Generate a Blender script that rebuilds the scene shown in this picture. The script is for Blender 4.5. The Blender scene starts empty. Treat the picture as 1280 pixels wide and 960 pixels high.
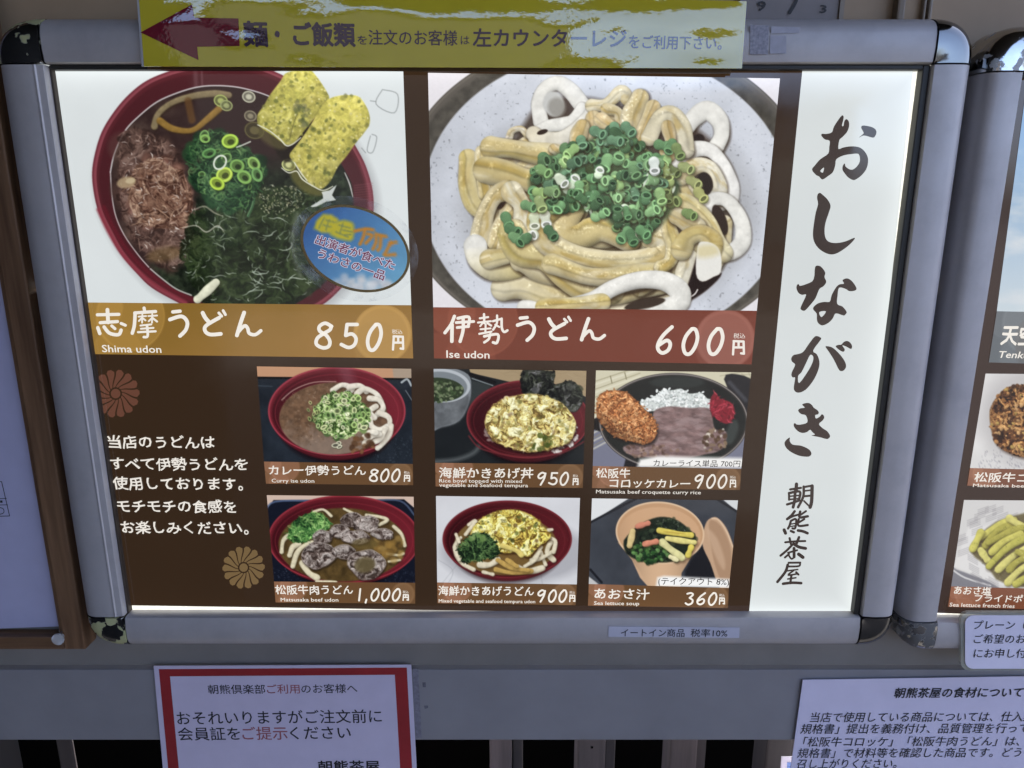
import bpy, bmesh, math, random
import numpy as np
from mathutils import Vector, geometry

# ------------------------------------------------------------------ camera, sky, sun, exposure
SC = bpy.context.scene
COL = SC.collection
R = math.radians
FPX, TILT, CAM_D, CAM_H = 888.0, R(13.7), 0.713, 1.5     # focal length in photo pixels, tilt down, distance to the poster, height

cam_data = bpy.data.cameras.new('camera')
cam_data.sensor_width = 36.0
cam_data.lens = FPX / 1280.0 * 36.0
cam_data.clip_start, cam_data.clip_end = 0.02, 300.0
cam = bpy.data.objects.new('camera', cam_data)
COL.objects.link(cam)
cam.location = (0, -CAM_D, CAM_H)
cam.rotation_euler = (R(90) - TILT, 0, 0)
SC.camera = cam

SUN_EL, SUN_AZ = R(48), R(20)                              # the sun stands behind the shop front: the board hangs in open shade
world = bpy.data.worlds.new('World'); SC.world = world; world.use_nodes = True
wn = world.node_tree.nodes; wl = world.node_tree.links
sky = wn.new('ShaderNodeTexSky'); sky.sky_type = 'NISHITA'; sky.sun_disc = False
sky.sun_elevation = SUN_EL; sky.sun_rotation = SUN_AZ; sky.air_density = .5; sky.dust_density = 4.0; sky.ozone_density = 1.0
wl.new(sky.outputs[0], wn['Background'].inputs[0]); wn['Background'].inputs[1].default_value = 0.15
sd = bpy.data.lights.new('sun', 'SUN'); sd.energy = 3.0; sd.angle = R(0.5); sd.color = (1, .95, .88)
sun = bpy.data.objects.new('sun', sd); COL.objects.link(sun)
sun_dir = Vector((math.sin(SUN_AZ) * math.cos(SUN_EL), math.cos(SUN_AZ) * math.cos(SUN_EL), math.sin(SUN_EL)))
sun.rotation_euler = sun_dir.to_track_quat('Z', 'Y').to_euler()

EXPO = 2.85
SC.view_settings.view_transform = 'Standard'; SC.view_settings.look = 'None'
SC.view_settings.exposure = EXPO; SC.view_settings.gamma = 1.0
K = 2.0 ** -EXPO                                           # radiance that shows as 1.0

# ------------------------------------------------------------------ small helpers
def lin(c):
    a = np.asarray(c, float) / 255.0
    return np.where(a <= 0.04045, a / 12.92, ((a + 0.055) / 1.055) ** 2.4)

def P(u, v, y=0.0):
    """Point of the vertical plane Y = y that the photo shows at (u, v)."""
    dx = (u - 640.0) / FPX; dy = (480.0 - v) / FPX
    d = (dx, math.cos(TILT) + dy * math.sin(TILT), -math.sin(TILT) + dy * math.cos(TILT))
    t = (y + CAM_D) / d[1]
    return (d[0] * t, y, CAM_H + d[2] * t)

def Parr(U, V, y=0.0):
    dx = (U - 640.0) / FPX; dy = (480.0 - V) / FPX
    ay = math.cos(TILT) + dy * math.sin(TILT)
    t = (y + CAM_D) / ay
    return np.stack([dx * t, np.full_like(dx, y), CAM_H + (-math.sin(TILT) + dy * math.cos(TILT)) * t], -1)

def Z(ox, oy, s, pts):
    return [(ox + x / s, oy + y / s) for x, y in pts]

def link(name, me, mat=None, parent=None):
    o = bpy.data.objects.new(name, me); COL.objects.link(o)
    if mat is not None: me.materials.append(mat)
    if parent is not None: o.parent = parent; o.matrix_parent_inverse = parent.matrix_world.inverted()
    return o

def tag(o, label=None, cat=None, group=None, kind=None):
    if label: o['label'] = label
    if cat: o['category'] = cat
    if group: o['group'] = group
    if kind: o['kind'] = kind
    return o

def thing(name, label, cat, loc=(0, 0, 0), group=None):
    o = bpy.data.objects.new(name, None); COL.objects.link(o)
    o.location = loc; o.empty_display_size = 0.05
    bpy.context.view_layer.update()
    return tag(o, label, cat, group)

def mesh_of(bm):
    me = bpy.data.meshes.new('m'); bmesh.ops.recalc_face_normals(bm, faces=bm.faces[:]); bm.to_mesh(me); bm.free(); return me

def box(name, x0, x1, y0, y1, z0, z1, mat, parent=None, bev=0.0, seg=2):
    bm = bmesh.new(); bmesh.ops.create_cube(bm, size=1)
    for v in bm.verts:
        v.co = Vector((x0 + (v.co.x + .5) * (x1 - x0), y0 + (v.co.y + .5) * (y1 - y0), z0 + (v.co.z + .5) * (z1 - z0)))
    if bev: bmesh.ops.bevel(bm, geom=bm.edges[:], offset=bev, segments=seg, profile=.6, affect='EDGES')
    me = mesh_of(bm)
    return link(name, me, mat, parent)

def raw(name, verts, faces, mat, parent=None, smooth=False):
    me = bpy.data.meshes.new('m'); me.from_pydata([tuple(v) for v in verts], [], faces); me.update()
    if smooth: me.polygons.foreach_set('use_smooth', [True] * len(me.polygons))
    return link(name, me, mat, parent)

def catmull(pts, n=6, closed=False):
    p = [np.array(q, float) for q in pts]
    if len(p) < 3 and not closed: return p
    out = []; m = len(p)
    rng = range(m) if closed else range(m - 1)
    for i in rng:
        if closed: a, b, c, d = p[i - 1], p[i], p[(i + 1) % m], p[(i + 2) % m]
        else: a, b, c, d = p[max(i - 1, 0)], p[i], p[i + 1], p[min(i + 2, m - 1)]
        for k in range(n):
            t = k / n
            out.append(.5 * ((2 * b) + (c - a) * t + (2 * a - 5 * b + 4 * c - d) * t * t + (3 * b - a - 3 * c + d) * t ** 3))
    if not closed: out.append(p[-1])
    return out

# ------------------------------------------------------------------ materials
def nt(name):
    m = bpy.data.materials.new(name); m.use_nodes = True
    return m, m.node_tree.nodes, m.node_tree.links, m.node_tree.nodes['Principled BSDF']

def rgb(c): return (*[float(x) for x in c], 1.0)

def noise(n, l, scale, detail=4, rough=.55, coord='Object', stretch=None):
    tc = n.new('ShaderNodeTexCoord'); t = n.new('ShaderNodeTexNoise')
    t.inputs['Scale'].default_value = scale; t.inputs['Detail'].default_value = detail; t.inputs['Roughness'].default_value = rough
    if stretch:
        mp = n.new('ShaderNodeMapping'); mp.inputs['Scale'].default_value = stretch
        l.new(tc.outputs[coord], mp.inputs[0]); l.new(mp.outputs[0], t.inputs['Vector'])
    else: l.new(tc.outputs[coord], t.inputs['Vector'])
    return t.outputs['Fac']

def ramp(n, l, fac, stops):
    r = n.new('ShaderNodeValToRGB'); e = r.color_ramp.elements
    while len(e) < len(stops): e.new(.5)
    for x, (p, c) in zip(e, stops): x.position = p; x.color = rgb(c)
    l.new(fac, r.inputs[0]); return r.outputs[0]

def bump(n, l, b, h, strength=.2, dist=.001):
    bp = n.new('ShaderNodeBump'); bp.inputs['Strength'].default_value = strength; bp.inputs['Distance'].default_value = dist
    l.new(h, bp.inputs['Height']); l.new(bp.outputs[0], b.inputs['Normal'])

REFL = 0.10                                                # share of print colour that the backlit film also reflects
def gloss_film(n, l, b):
    l.new(ramp(n, l, noise(n, l, 7, 5, .6), [(.42, (.04,) * 3), (.7, (.16,) * 3)]), b.inputs['Roughness']); b.inputs['IOR'].default_value = 1.6
    bump(n, l, b, noise(n, l, 9, 2), .03, .002)

def edge_gain(n, l, b, k):
    """An edge-lit light guide is a little brighter towards its frame."""
    g = n.new('ShaderNodeNewGeometry'); sp = n.new('ShaderNodeSeparateXYZ'); l.new(g.outputs['Position'], sp.inputs[0])
    def ma(op, a, c, d=None):
        m = n.new('ShaderNodeMath'); m.operation = op
        for i, v in enumerate((a, c, d)):
            if v is None: continue
            if isinstance(v, float): m.inputs[i].default_value = v
            else: l.new(v, m.inputs[i])
        return m.outputs[0]
    dx = ma('SUBTRACT', .379, sp.outputs[0])
    dz = ma('MINIMUM', ma('SUBTRACT', sp.outputs[2], 1.0645), ma('SUBTRACT', 1.6275, sp.outputs[2]))
    d = ma('ABSOLUTE', ma('MINIMUM', dx, dz), 0.0)
    e = ma('POWER', 2.71828, ma('MULTIPLY', d, -95.0))
    l.new(ma('MULTIPLY_ADD', e, .34 * k, k), b.inputs['Emission Strength'])

_ink = {}
def backlit(c, gain=1.0):
    """Translucent print colour on the light box: it gives off the light that comes through it."""
    key = (tuple(c), gain)
    if key not in _ink:
        m, n, l, b = nt('backlit_film')
        L = lin(c)
        f = noise(n, l, 5, 3)
        col = ramp(n, l, f, [(.25, L * .96), (.75, L * 1.04)])
        b.inputs['Base Color'].default_value = rgb(L * REFL); l.new(col, b.inputs['Emission Color'])
        edge_gain(n, l, b, K * gain)
        gloss_film(n, l, b); _ink[key] = m
    return _ink[key]

_ph = {}
def photo_mat(gain=1.0):
    if gain not in _ph:
        m, n, l, b = nt('backlit_photo_print')
        a = n.new('ShaderNodeAttribute'); a.attribute_name = 'Col'
        mx = n.new('ShaderNodeMix'); mx.data_type = 'RGBA'; mx.blend_type = 'MULTIPLY'; mx.inputs[0].default_value = 1
        l.new(a.outputs['Color'], mx.inputs[6]); mx.inputs[7].default_value = (REFL, REFL, REFL, 1)
        l.new(mx.outputs[2], b.inputs['Base Color']); l.new(a.outputs['Color'], b.inputs['Emission Color'])
        edge_gain(n, l, b, K * gain)
        gloss_film(n, l, b); _ph[gain] = m
    return _ph[gain]

_flat = {}
def flat_mat(name, c, rough=.6, var=.06, scale=30, ior=1.45, bmp=0, metal=0.0):
    """Painted or printed surface of albedo c (linear)."""
    key = (name, tuple(c), rough)
    if key not in _flat:
        m, n, l, b = nt(name); c = np.asarray(c, float)
        f = noise(n, l, scale, 5)
        l.new(ramp(n, l, f, [(.25, c * (1 - var)), (.75, np.minimum(c * (1 + var), .95))]), b.inputs['Base Color'])
        b.inputs['Roughness'].default_value = rough; b.inputs['IOR'].default_value = ior; b.inputs['Metallic'].default_value = metal
        if bmp: bump(n, l, b, f, bmp, .0006)
        _flat[key] = m
    return _flat[key]

def photo_attr_mat(name, rough=.5, ior=1.45, bm=None):
    m, n, l, b = nt(name)
    a = n.new('ShaderNodeAttribute'); a.attribute_name = 'Col'
    l.new(a.outputs['Color'], b.inputs['Base Color']); b.inputs['Roughness'].default_value = rough; b.inputs['IOR'].default_value = ior
    if bm: bump(n, l, b, noise(n, l, bm[0], 3), bm[1], bm[2])
    return m

# anodised aluminium rails
def alu():
    m, n, l, b = nt('anodised_aluminium')
    f = noise(n, l, 16, 8, .68); g = noise(n, l, 220, 4, .6, stretch=(1, 1, .05))
    c = ramp(n, l, f, [(.28, (.405, .385, .395)), (.5, (.465, .445, .45)), (.7, (.50, .48, .49))])
    l.new(c, b.inputs['Base Color']); b.inputs['Metallic'].default_value = .35
    l.new(ramp(n, l, f, [(.3, (.55,) * 3), (.7, (.46,) * 3)]), b.inputs['Roughness'])
    bump(n, l, b, g, .09, .0006); return m
ALU = alu()

def chrome(lo, hi, scale, flake=(.42, .42, .22), dark=.32, off=0):
    """Chrome plating, flaked off where the noise lies above lo..hi."""
    m, n, l, b = nt('worn_chrome')
    tc = n.new('ShaderNodeTexCoord'); mp = n.new('ShaderNodeMapping'); mp.inputs['Location'].default_value = (off, off * .7, off * 1.3)
    t = n.new('ShaderNodeTexNoise'); t.inputs['Scale'].default_value = scale; t.inputs['Detail'].default_value = 3; t.inputs['Roughness'].default_value = .5
    l.new(tc.outputs['Object'], mp.inputs[0]); l.new(mp.outputs[0], t.inputs['Vector'])
    k = ramp(n, l, t.outputs['Fac'], [(lo, (0,) * 3), (hi, (1,) * 3)])
    mx = n.new('ShaderNodeMix'); mx.data_type = 'RGBA'; l.new(k, mx.inputs[0])
    mx.inputs[6].default_value = (dark, dark, dark * .98, 1); mx.inputs[7].default_value = (*flake, 1)
    l.new(mx.outputs[2], b.inputs['Base Color'])
    iv = n.new('ShaderNodeMath'); iv.operation = 'SUBTRACT'; iv.inputs[0].default_value = 1; l.new(k, iv.inputs[1]); l.new(iv.outputs[0], b.inputs['Metallic'])
    f = noise(n, l, 60, 4)
    rr = n.new('ShaderNodeMath'); rr.operation = 'MULTIPLY_ADD'; l.new(f, rr.inputs[0]); rr.inputs[1].default_value = .16; rr.inputs[2].default_value = .02
    ad = n.new('ShaderNodeMath'); ad.operation = 'MULTIPLY_ADD'; l.new(k, ad.inputs[0]); ad.inputs[1].default_value = .5; l.new(rr.outputs[0], ad.inputs[2])
    l.new(ad.outputs[0], b.inputs['Roughness']); bump(n, l, b, t.outputs['Fac'], .12, .002); return m

def wood(name, c1, c2, stretch=(30, 30, 1.5), rough=.5):
    m, n, l, b = nt(name)
    f = noise(n, l, 5, 6, .6, stretch=stretch)
    l.new(ramp(n, l, f, [(.3, c1), (.5, np.array(c1) * .55 + np.array(c2) * .45), (.72, c2)]), b.inputs['Base Color'])
    b.inputs['Roughness'].default_value = rough; bump(n, l, b, f, .25, .001); return m

# ------------------------------------------------------------------ flat print helpers
def quad(name, pts, y, mat, parent=None):
    return raw(name, [P(u, v, y) for u, v in pts], [tuple(range(len(pts)))], mat, parent)

def shapes(name, loops_list, y, mat, parent=None, smooth=4):
    """Flat shapes: each item is [outer, hole, ...] in photo pixels."""
    vs, fs = [], []
    for loops in loops_list:
        L = [[Vector((*q, 0)) for q in (catmull(lp, smooth, True) if smooth else lp)] for lp in loops]
        base = len(vs)
        for lp in L: vs += [P(q.x, q.y, y) for q in lp]
        for t in geometry.tessellate_polygon(L): fs.append(tuple(base + i for i in t))
    return raw(name, vs, fs, mat, parent)

def strokes(name, items, y, mat, parent=None, w=4.0, n=5):
    """Pen strokes: each item is a point list, or (point list, width)."""
    vs, fs = [], []; dy = 0.0
    for it in items:
        pts, ww = (it if isinstance(it, tuple) else (it, w))
        c = catmull(pts, n)
        c = [q for i, q in enumerate(c) if i == 0 or np.hypot(*(q - c[i - 1])) > 1e-6]
        h = ww / 2.0; yy = y - dy; dy += 4e-6
        tang = []
        for i in range(len(c)):
            d = c[min(i + 1, len(c) - 1)] - c[max(i - 1, 0)]; tang.append(d / max(np.hypot(*d), 1e-9))
        base = len(vs)
        for q, d in zip(c, tang):
            nn = np.array([-d[1], d[0]]) * h
            vs += [P(*(q + nn), yy), P(*(q - nn), yy)]
        for i in range(len(c) - 1): fs.append((base + 2 * i, base + 2 * i + 1, base + 2 * i + 3, base + 2 * i + 2))
        for q, d, sg in ((c[0], -tang[0], 0), (c[-1], tang[-1], 1)):
            a0 = math.atan2(d[1], d[0]); b2 = len(vs)
            for k in range(9):
                a = a0 - math.pi / 2 + math.pi * k / 8
                vs.append(P(q[0] + h * math.cos(a), q[1] + h * math.sin(a), yy))
            fs.append(tuple(range(b2, b2 + 9)))
    return raw(name, vs, fs, mat, parent)

_txt = {}
def glyphs(body, weight):
    k = body
    if k not in _txt:
        c = bpy.data.curves.new('t', 'FONT'); c.body = body; c.size = 1; c.resolution_u = 2
        o = bpy.data.objects.new('t', c); COL.objects.link(o)
        me = bpy.data.meshes.new_from_object(o.evaluated_get(bpy.context.evaluated_depsgraph_get()))
        v = np.array([x.co[:2] for x in me.vertices]); f = [tuple(p.vertices) for p in me.polygons]
        bpy.data.objects.remove(o); bpy.data.curves.remove(c); bpy.data.meshes.remove(me)
        _txt[k] = (v, f)
    v, f = _txt[k]
    if not weight: return v, f, np.zeros(len(v))
    m = 8 if weight > .03 else 4                             # heavier ink: the outline laid down again, shifted all round
    off = [(0, 0)] + [(weight * math.cos(2 * math.pi * i / m + .4), weight * math.sin(2 * math.pi * i / m + .4)) for i in range(m)]
    n = len(v); V = np.concatenate([v + np.array(o) for o in off]); F = [tuple(i + n * j for i in q) for j in range(len(off)) for q in f]
    return V, F, np.repeat(np.arange(len(off)) * -3e-6, n)

def text(body, a, b, h, y, mat, parent, weight=0.0, latin=False, slant=0.0, hand=0.0, name='lettering', lean=True):
    """One line of lettering: ink runs from a to b (photo pixels along its lower edge), h pixels tall."""
    v, f, dz = glyphs(body, weight)
    x0, x1 = v[:, 0].min(), v[:, 0].max()
    t = (v[:, 0] - x0) / (x1 - x0)
    up = (v[:, 1] / .72 if latin else (v[:, 1] + .083) / .931) * h
    if hand:
        em = (b[0] - a[0]) / max(x1 - x0, .1)
        up = up + hand * h * (.6 * np.sin(v[:, 0] * 2.9 + 1) + .5 * np.sin(v[:, 0] * 6.1 + v[:, 1] * 4))
        t = t + hand * em / (b[0] - a[0]) * .8 * np.sin(v[:, 1] * 7 + v[:, 0] * 3.3)
        up = up + hand * h * 1.2 * (v[:, 0] % 1.0 - .5)
    U = a[0] + t * (b[0] - a[0]); V = a[1] + t * (b[1] - a[1]) - up
    U = U + up * slant
    if lean: U = U + up * (U - 639.0) / (4129.0 - V)
    co = Parr(U, V, y); co[:, 1] += dz
    me = bpy.data.meshes.new('m'); me.from_pydata(co.tolist(), [], f); me.update()
    return link(name, me, mat, parent)

DIG = {
    '0': [[(.62, .02), (.25, .3), (.08, .65), (.2, .95), (.5, .97), (.82, .7), (.97, .35), (.85, .05), (.62, .02)]],
    '8': [[(1, .15), (.62, .03), (.28, .15), (.3, .33), (.7, .5), (.9, .73), (.8, .92), (.46, .96), (.1, .83), (.15, .6), (.54, .42), (.9, .28), (.97, .14)]],
    '5': [[(1, .05), (.38, .05)], [(.38, .05), (.3, .47)], [(.3, .48), (.68, .42), (.93, .6), (.82, .85), (.47, .95), (.03, .83)]],
    '6': [[(.95, .02), (.43, .3), (.1, .6), (.08, .82), (.35, .95), (.72, .84), (.84, .62), (.62, .5), (.15, .66)]],
    '9': [[(.9, .12), (.55, .02), (.15, .2), (.1, .4), (.35, .47), (.75, .3), (.92, .08)], [(.92, .08), (.75, .5), (.35, .98)]],
    '1': [[(.65, .02), (.35, .98)]],
    '3': [[(.2, .08), (.6, .02), (.85, .15), (.45, .42)], [(.45, .42), (.8, .6), (.7, .85), (.3, .97), (0, .85)]],
    ',': [[(.55, .9), (.35, 1.15)]],
}
def price(s, u0, u1, v0, v1, y, mat, parent, w):
    """Hand-written figures of one price, ink box u0..u1, v0..v1."""
    adv = [(.5 if ch in ',1' else 1.0) for ch in s]
    dw = (u1 - u0) / (sum(adv) + .28 * (len(s) - 1))
    x = u0; it = []
    for ch, a in zip(s, adv):
        for st in DIG[ch]:
            it.append(([(x + px * dw * a, v0 + py * (v1 - v0)) for px, py in st], w))
        x += dw * (a + .28)
    return strokes('price_figures', it, y, mat, parent)

def yen(u0, u1, v0, v1, y, mat, parent, w):
    b = lambda pts: [(u0 + px * (u1 - u0), v0 + py * (v1 - v0)) for px, py in pts]
    return strokes('yen_sign', [b([(.12, .05), (.05, 1)]), [*b([(.1, .05), (.9, .08)])], [*b([(.9, .08), (.93, .95)])], b([(.93, .95), (.7, .92)]), b([(.5, .08), (.5, .48)]), b([(.1, .5), (.9, .5)])], y, mat, parent, w)

# ------------------------------------------------------------------ a small painter for the printed food pictures
def ry0(pts):
    dx, dy = pts[-1][0] - pts[0][0], pts[-1][1] - pts[0][1]; L = math.hypot(dx, dy) + 1e-6
    return -dy / L, dx / L

class Can:
    def __init__(s, u0, v0, u1, v1, S, bg):
        s.u0, s.v0, s.u1, s.v1, s.S = u0, v0, u1, v1, S
        W, H = int((u1 - u0) * S) + 1, int((v1 - v0) * S) + 1
        s.W, s.H = W, H
        vv, uu = np.mgrid[0:H, 0:W]
        s.U = u0 + (uu + .5) / S; s.V = v0 + (vv + .5) / S
        s.im = np.zeros((H, W, 3)) + np.asarray(bg, float)
        s.rng = np.random.RandomState(int(u0 * 7 + v0))
    def win(s, x0, y0, x1, y1, pad=3):
        i0 = max(int((y0 - pad - s.v0) * s.S), 0); i1 = min(int((y1 + pad - s.v0) * s.S) + 1, s.H)
        j0 = max(int((x0 - pad - s.u0) * s.S), 0); j1 = min(int((x1 + pad - s.u0) * s.S) + 1, s.W)
        return None if i0 >= i1 or j0 >= j1 else (slice(i0, i1), slice(j0, j1))
    def mix(s, sl, m, c):
        m = m[..., None]; s.im[sl] = s.im[sl] * (1 - m) + np.asarray(c, float) * m
    def mul(s, sl, m, k):
        s.im[sl] = s.im[sl] * (1 + (m * k)[..., None])
    def noise(s, sl, scale, seed=0, octv=4, aspect=1.0, rot=0.0):
        U, V = s.U[sl], s.V[sl]
        if rot:
            U, V = U * math.cos(rot) + V * math.sin(rot), -U * math.sin(rot) + V * math.cos(rot)
        return fbm(U / scale, V / scale * aspect, seed, octv)
    def ell(s, cx, cy, rx, ry, c, rot=0, soft=.8, a=1.0, ring=0):
        r = max(rx, ry) + soft; sl = s.win(cx - r, cy - r, cx + r, cy + r)
        if sl is None: return None
        U, V = s.U[sl] - cx, s.V[sl] - cy; cr, sr = math.cos(rot), math.sin(rot)
        X, Y = U * cr + V * sr, -U * sr + V * cr
        q = np.sqrt((X / rx) ** 2 + (Y / ry) ** 2) + 1e-9
        d = (q - 1) * (np.hypot(X, Y) / q)
        if ring: d = np.abs(d) - ring / 2
        m = np.clip(.5 - d / soft, 0, 1) * a
        if c is not None: s.mix(sl, m, c)
        return sl, m
    def poly(s, pts, c, smooth=4, soft=.8, a=1.0):
        p = np.array(catmull(pts, smooth, True) if smooth else pts, float)
        sl = s.win(p[:, 0].min(), p[:, 1].min(), p[:, 0].max(), p[:, 1].max(), 3 + soft)
        if sl is None: return None
        U, V = s.U[sl], s.V[sl]; d2 = np.full(U.shape, 1e9); ins = np.zeros(U.shape, bool)
        for (x0, y0), (x1, y1) in zip(p, np.roll(p, -1, 0)):
            ex, ey = x1 - x0, y1 - y0; L = ex * ex + ey * ey + 1e-12
            t = np.clip(((U - x0) * ex + (V - y0) * ey) / L, 0, 1)
            d2 = np.minimum(d2, (U - x0 - t * ex) ** 2 + (V - y0 - t * ey) ** 2)
            if abs(ey) > 1e-12:
                cr = ((y0 > V) != (y1 > V)); xi = x0 + (V - y0) / ey * ex
                ins ^= cr & (U < xi)
        d = np.sqrt(d2); d[ins] *= -1
        s.d_last = d
        m = np.clip(.5 - d / soft, 0, 1) * a
        if c is not None: s.mix(sl, m, c)
        return sl, m
    def near(s, pts, hw, n=5, pad=3):
        p = np.array(catmull(pts, n), float)
        sl = s.win(p[:, 0].min() - hw, p[:, 1].min() - hw, p[:, 0].max() + hw, p[:, 1].max() + hw, pad)
        if sl is None: return None
        U, V = s.U[sl], s.V[sl]; d2 = np.full(U.shape, 1e9); rx = np.zeros(U.shape); ry = np.zeros(U.shape); tt = np.zeros(U.shape)
        N = len(p) - 1
        for i in range(N):
            x0, y0 = p[i]; ex, ey = p[i + 1] - p[i]; L = ex * ex + ey * ey + 1e-12
            t = np.clip(((U - x0) * ex + (V - y0) * ey) / L, 0, 1)
            qx, qy = U - x0 - t * ex, V - y0 - t * ey; q = qx * qx + qy * qy; k = q < d2
            d2 = np.where(k, q, d2); rx = np.where(k, qx, rx); ry = np.where(k, qy, ry); tt = np.where(k, (i + t) / N, tt)
        return sl, np.sqrt(d2), rx, ry, tt
    def line(s, pts, w, c, a=1.0, soft=.8, taper=0):
        r = s.near(pts, w / 2)
        if r is None: return
        sl, d, rx, ry, tt = r
        hw = w / 2 * (1 - taper * np.abs(2 * tt - 1))
        s.mix(sl, np.clip(.5 - (d - hw) / soft, 0, 1) * a, c)
    def tube(s, pts, w, base, lo=.62, hi=1.14, sh=.4, soft=.9, tail=None, L=(-.35, -.94), spec=0.0, stain=0.0):
        """A noodle: shaded across its width, with a soft shadow below it."""
        hw = w / 2.0
        if sh:
            r = s.near([(x + 1.2, y + 2.0) for x, y in pts], hw + 2)
            if r is not None: s.mix(r[0], np.clip(.5 - (r[1] - hw) / 4.5, 0, 1) * sh, (58, 42, 26))
        r = s.near(pts, hw * 1.2)
        if r is None: return
        sl, d, rx, ry, tt = r; ph = s.rng.rand() * 6
        hw = hw * (1 + .12 * np.sin(tt * 7 + ph) + .10 * (s.noise(sl, w * 1.3, 5, 2) - .5))
        q = np.clip(d / hw, 0, 1); k = (rx * L[0] + ry * L[1]) / hw; g = np.abs(k) ** 1.7
        f = 1 + np.where(k > 0, g * (hi - 1), -g * (lo - 1) * -1); f = f * (1 - .16 * q ** 6)
        col = np.asarray(base, float) * np.ones(d.shape + (1,))
        if tail is not None: col = col * (1 - tt[..., None]) + np.asarray(tail, float) * tt[..., None]
        if stain:
            ln = sum(np.hypot(pts[i][0] - pts[i - 1][0], pts[i][1] - pts[i - 1][1]) for i in range(1, len(pts))); sg = (rx * ry0(pts)[0] + ry * ry0(pts)[1]) / hw
            z = np.clip((fbm(tt * ln / (w * 1.1) + ph * 9, sg * 1.3 + ph, 11, 4) - .45) * 4.5, 0, 1)[..., None] * stain; col = col * (1 - z) + np.array((180, 148, 70)) * z
            z = np.clip((fbm(tt * ln / (w * 1.4) - ph * 7, sg * 1.1 - ph, 23, 4) - .54) * 5, 0, 1)[..., None] * stain; col = col * (1 - z) + np.array((226, 217, 192)) * z
        if stain:
            bd = (s.rng.rand() - .5) * .7; sn = 1 if s.rng.rand() < .5 else -1; u_ = sg * sn - bd + .25 * (fbm(tt * ln / (w * 2), sg * 0 + ph, 3, 2) - .5)
            fc = np.clip(u_ / .22 + .5, 0, 1)[..., None]      # a squarish strand: one face takes the sauce, the other stays pale
            col = col * (1 - fc * .42) + np.array((220, 208, 172)) * fc * .42; col = col * (1 - .12 * np.exp(-(u_ / .12) ** 2))[..., None]
            ed = np.clip((np.abs(sg) - .45) * 2.2, 0, 1) * (.35 + .5 * fbm(tt * ln / w, sg * 0 + ph, 5, 2)); col = col * (1 - ed[..., None] * .75) + np.array((226, 216, 186)) * ed[..., None] * .75
            sp_ = np.clip(1 - np.abs(k - .28) / .3, 0, 1) * np.clip(fbm(tt * ln / 5.0 + ph, sg * 2.2, 41, 3) * 4 - 2.3, 0, 1); col = col + sp_[..., None] * 46
        nz = s.noise(sl, w * .5, 3, 4)
        col = col * (f * (.9 + .2 * nz))[..., None]
        if spec:
            gl = np.clip(1 - np.abs(k - .3) / .4, 0, 1) * np.clip(s.noise(sl, 2.4, 9, 4) * 3.4 - 1.9, 0, 1) * spec
            col = col + gl[..., None] * 140
        s.mix(sl, np.clip(.5 - (d - hw) / soft, 0, 1), np.clip(col, 0, 250))
    def crust(s, pts, scale, cols, seed=0, emb=2.6, warp=1.0, rough=2.5, a=1.0, lo=.34, hi=.66, asp=1.0):
        """Crumbly or leafy matter: colour by a warped noise, lit by its own relief (as the printed picture shows it)."""
        r = s.poly(pts, None)
        if r is None: return
        sl, m = r; U, V = s.U[sl], s.V[sl]
        wx = (fbm(U / scale / 1.6, V / scale / 1.6, seed + 7, 3) - .5) * scale * 2.4 * warp; wy = (fbm(U / scale / 1.6, V / scale / 1.6, seed + 31, 3) - .5) * scale * 2.4 * warp
        f = lambda dx, dy: fbm((U + wx + dx) / scale, (V + wy + dy) / scale * asp, seed, 5)
        h = f(0, 0); e = h - f(-.5, -.8)
        t = np.clip((h - lo) / (hi - lo), 0, 1) * (len(cols) - 1); i0 = np.minimum(t.astype(int), len(cols) - 2); fr = (t - i0)[..., None]
        P_ = np.array(cols, float); col = P_[i0] * (1 - fr) + P_[i0 + 1] * fr
        col = np.clip(col * (1 + emb * e)[..., None], 0, 250)
        d = s.d_last + (h - .5) * rough * 4
        s.mix(sl, np.clip(.5 - d / 1.2, 0, 1) * a, col)
    def inside(s, pts, n, smooth=4):
        p = np.array(catmull(pts, smooth, True) if smooth else pts, float); lo, hi = p.min(0), p.max(0); out = []
        while len(out) < n:
            q = lo + s.rng.rand(max(n, 50), 2) * (hi - lo); ins = np.zeros(len(q), bool)
            for (x0, y0), (x1, y1) in zip(p, np.roll(p, -1, 0)):
                if y0 != y1: ins ^= ((y0 > q[:, 1]) != (y1 > q[:, 1])) & (q[:, 0] < x0 + (q[:, 1] - y0) / (y1 - y0) * (x1 - x0))
            out += list(q[ins])
        return out[:n]
    def blobs(s, pts, n, r0, r1, pal, a=.9, soft=1.0, order=True, hi=.0):
        ps = s.inside(pts, n)
        if order: ps.sort(key=lambda q: q[1])
        for x, y in ps:
            r = r0 + s.rng.rand() * (r1 - r0); c = np.array(pal[s.rng.randint(len(pal))]) * (.9 + .2 * s.rng.rand())
            rot = s.rng.rand() * 3.1; e = .55 + .45 * s.rng.rand()
            if hi: s.ell(x + r * .25, y + r * .45, r, r * e, c * .5, rot, soft * 1.5, a * .55)
            s.ell(x, y, r, r * e, c, rot, soft, a)
            if hi: s.ell(x - r * .25, y - r * .3, r * .5, r * e * .45, np.minimum(c * (1 + hi), 250), rot, soft, a * .7)
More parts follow.
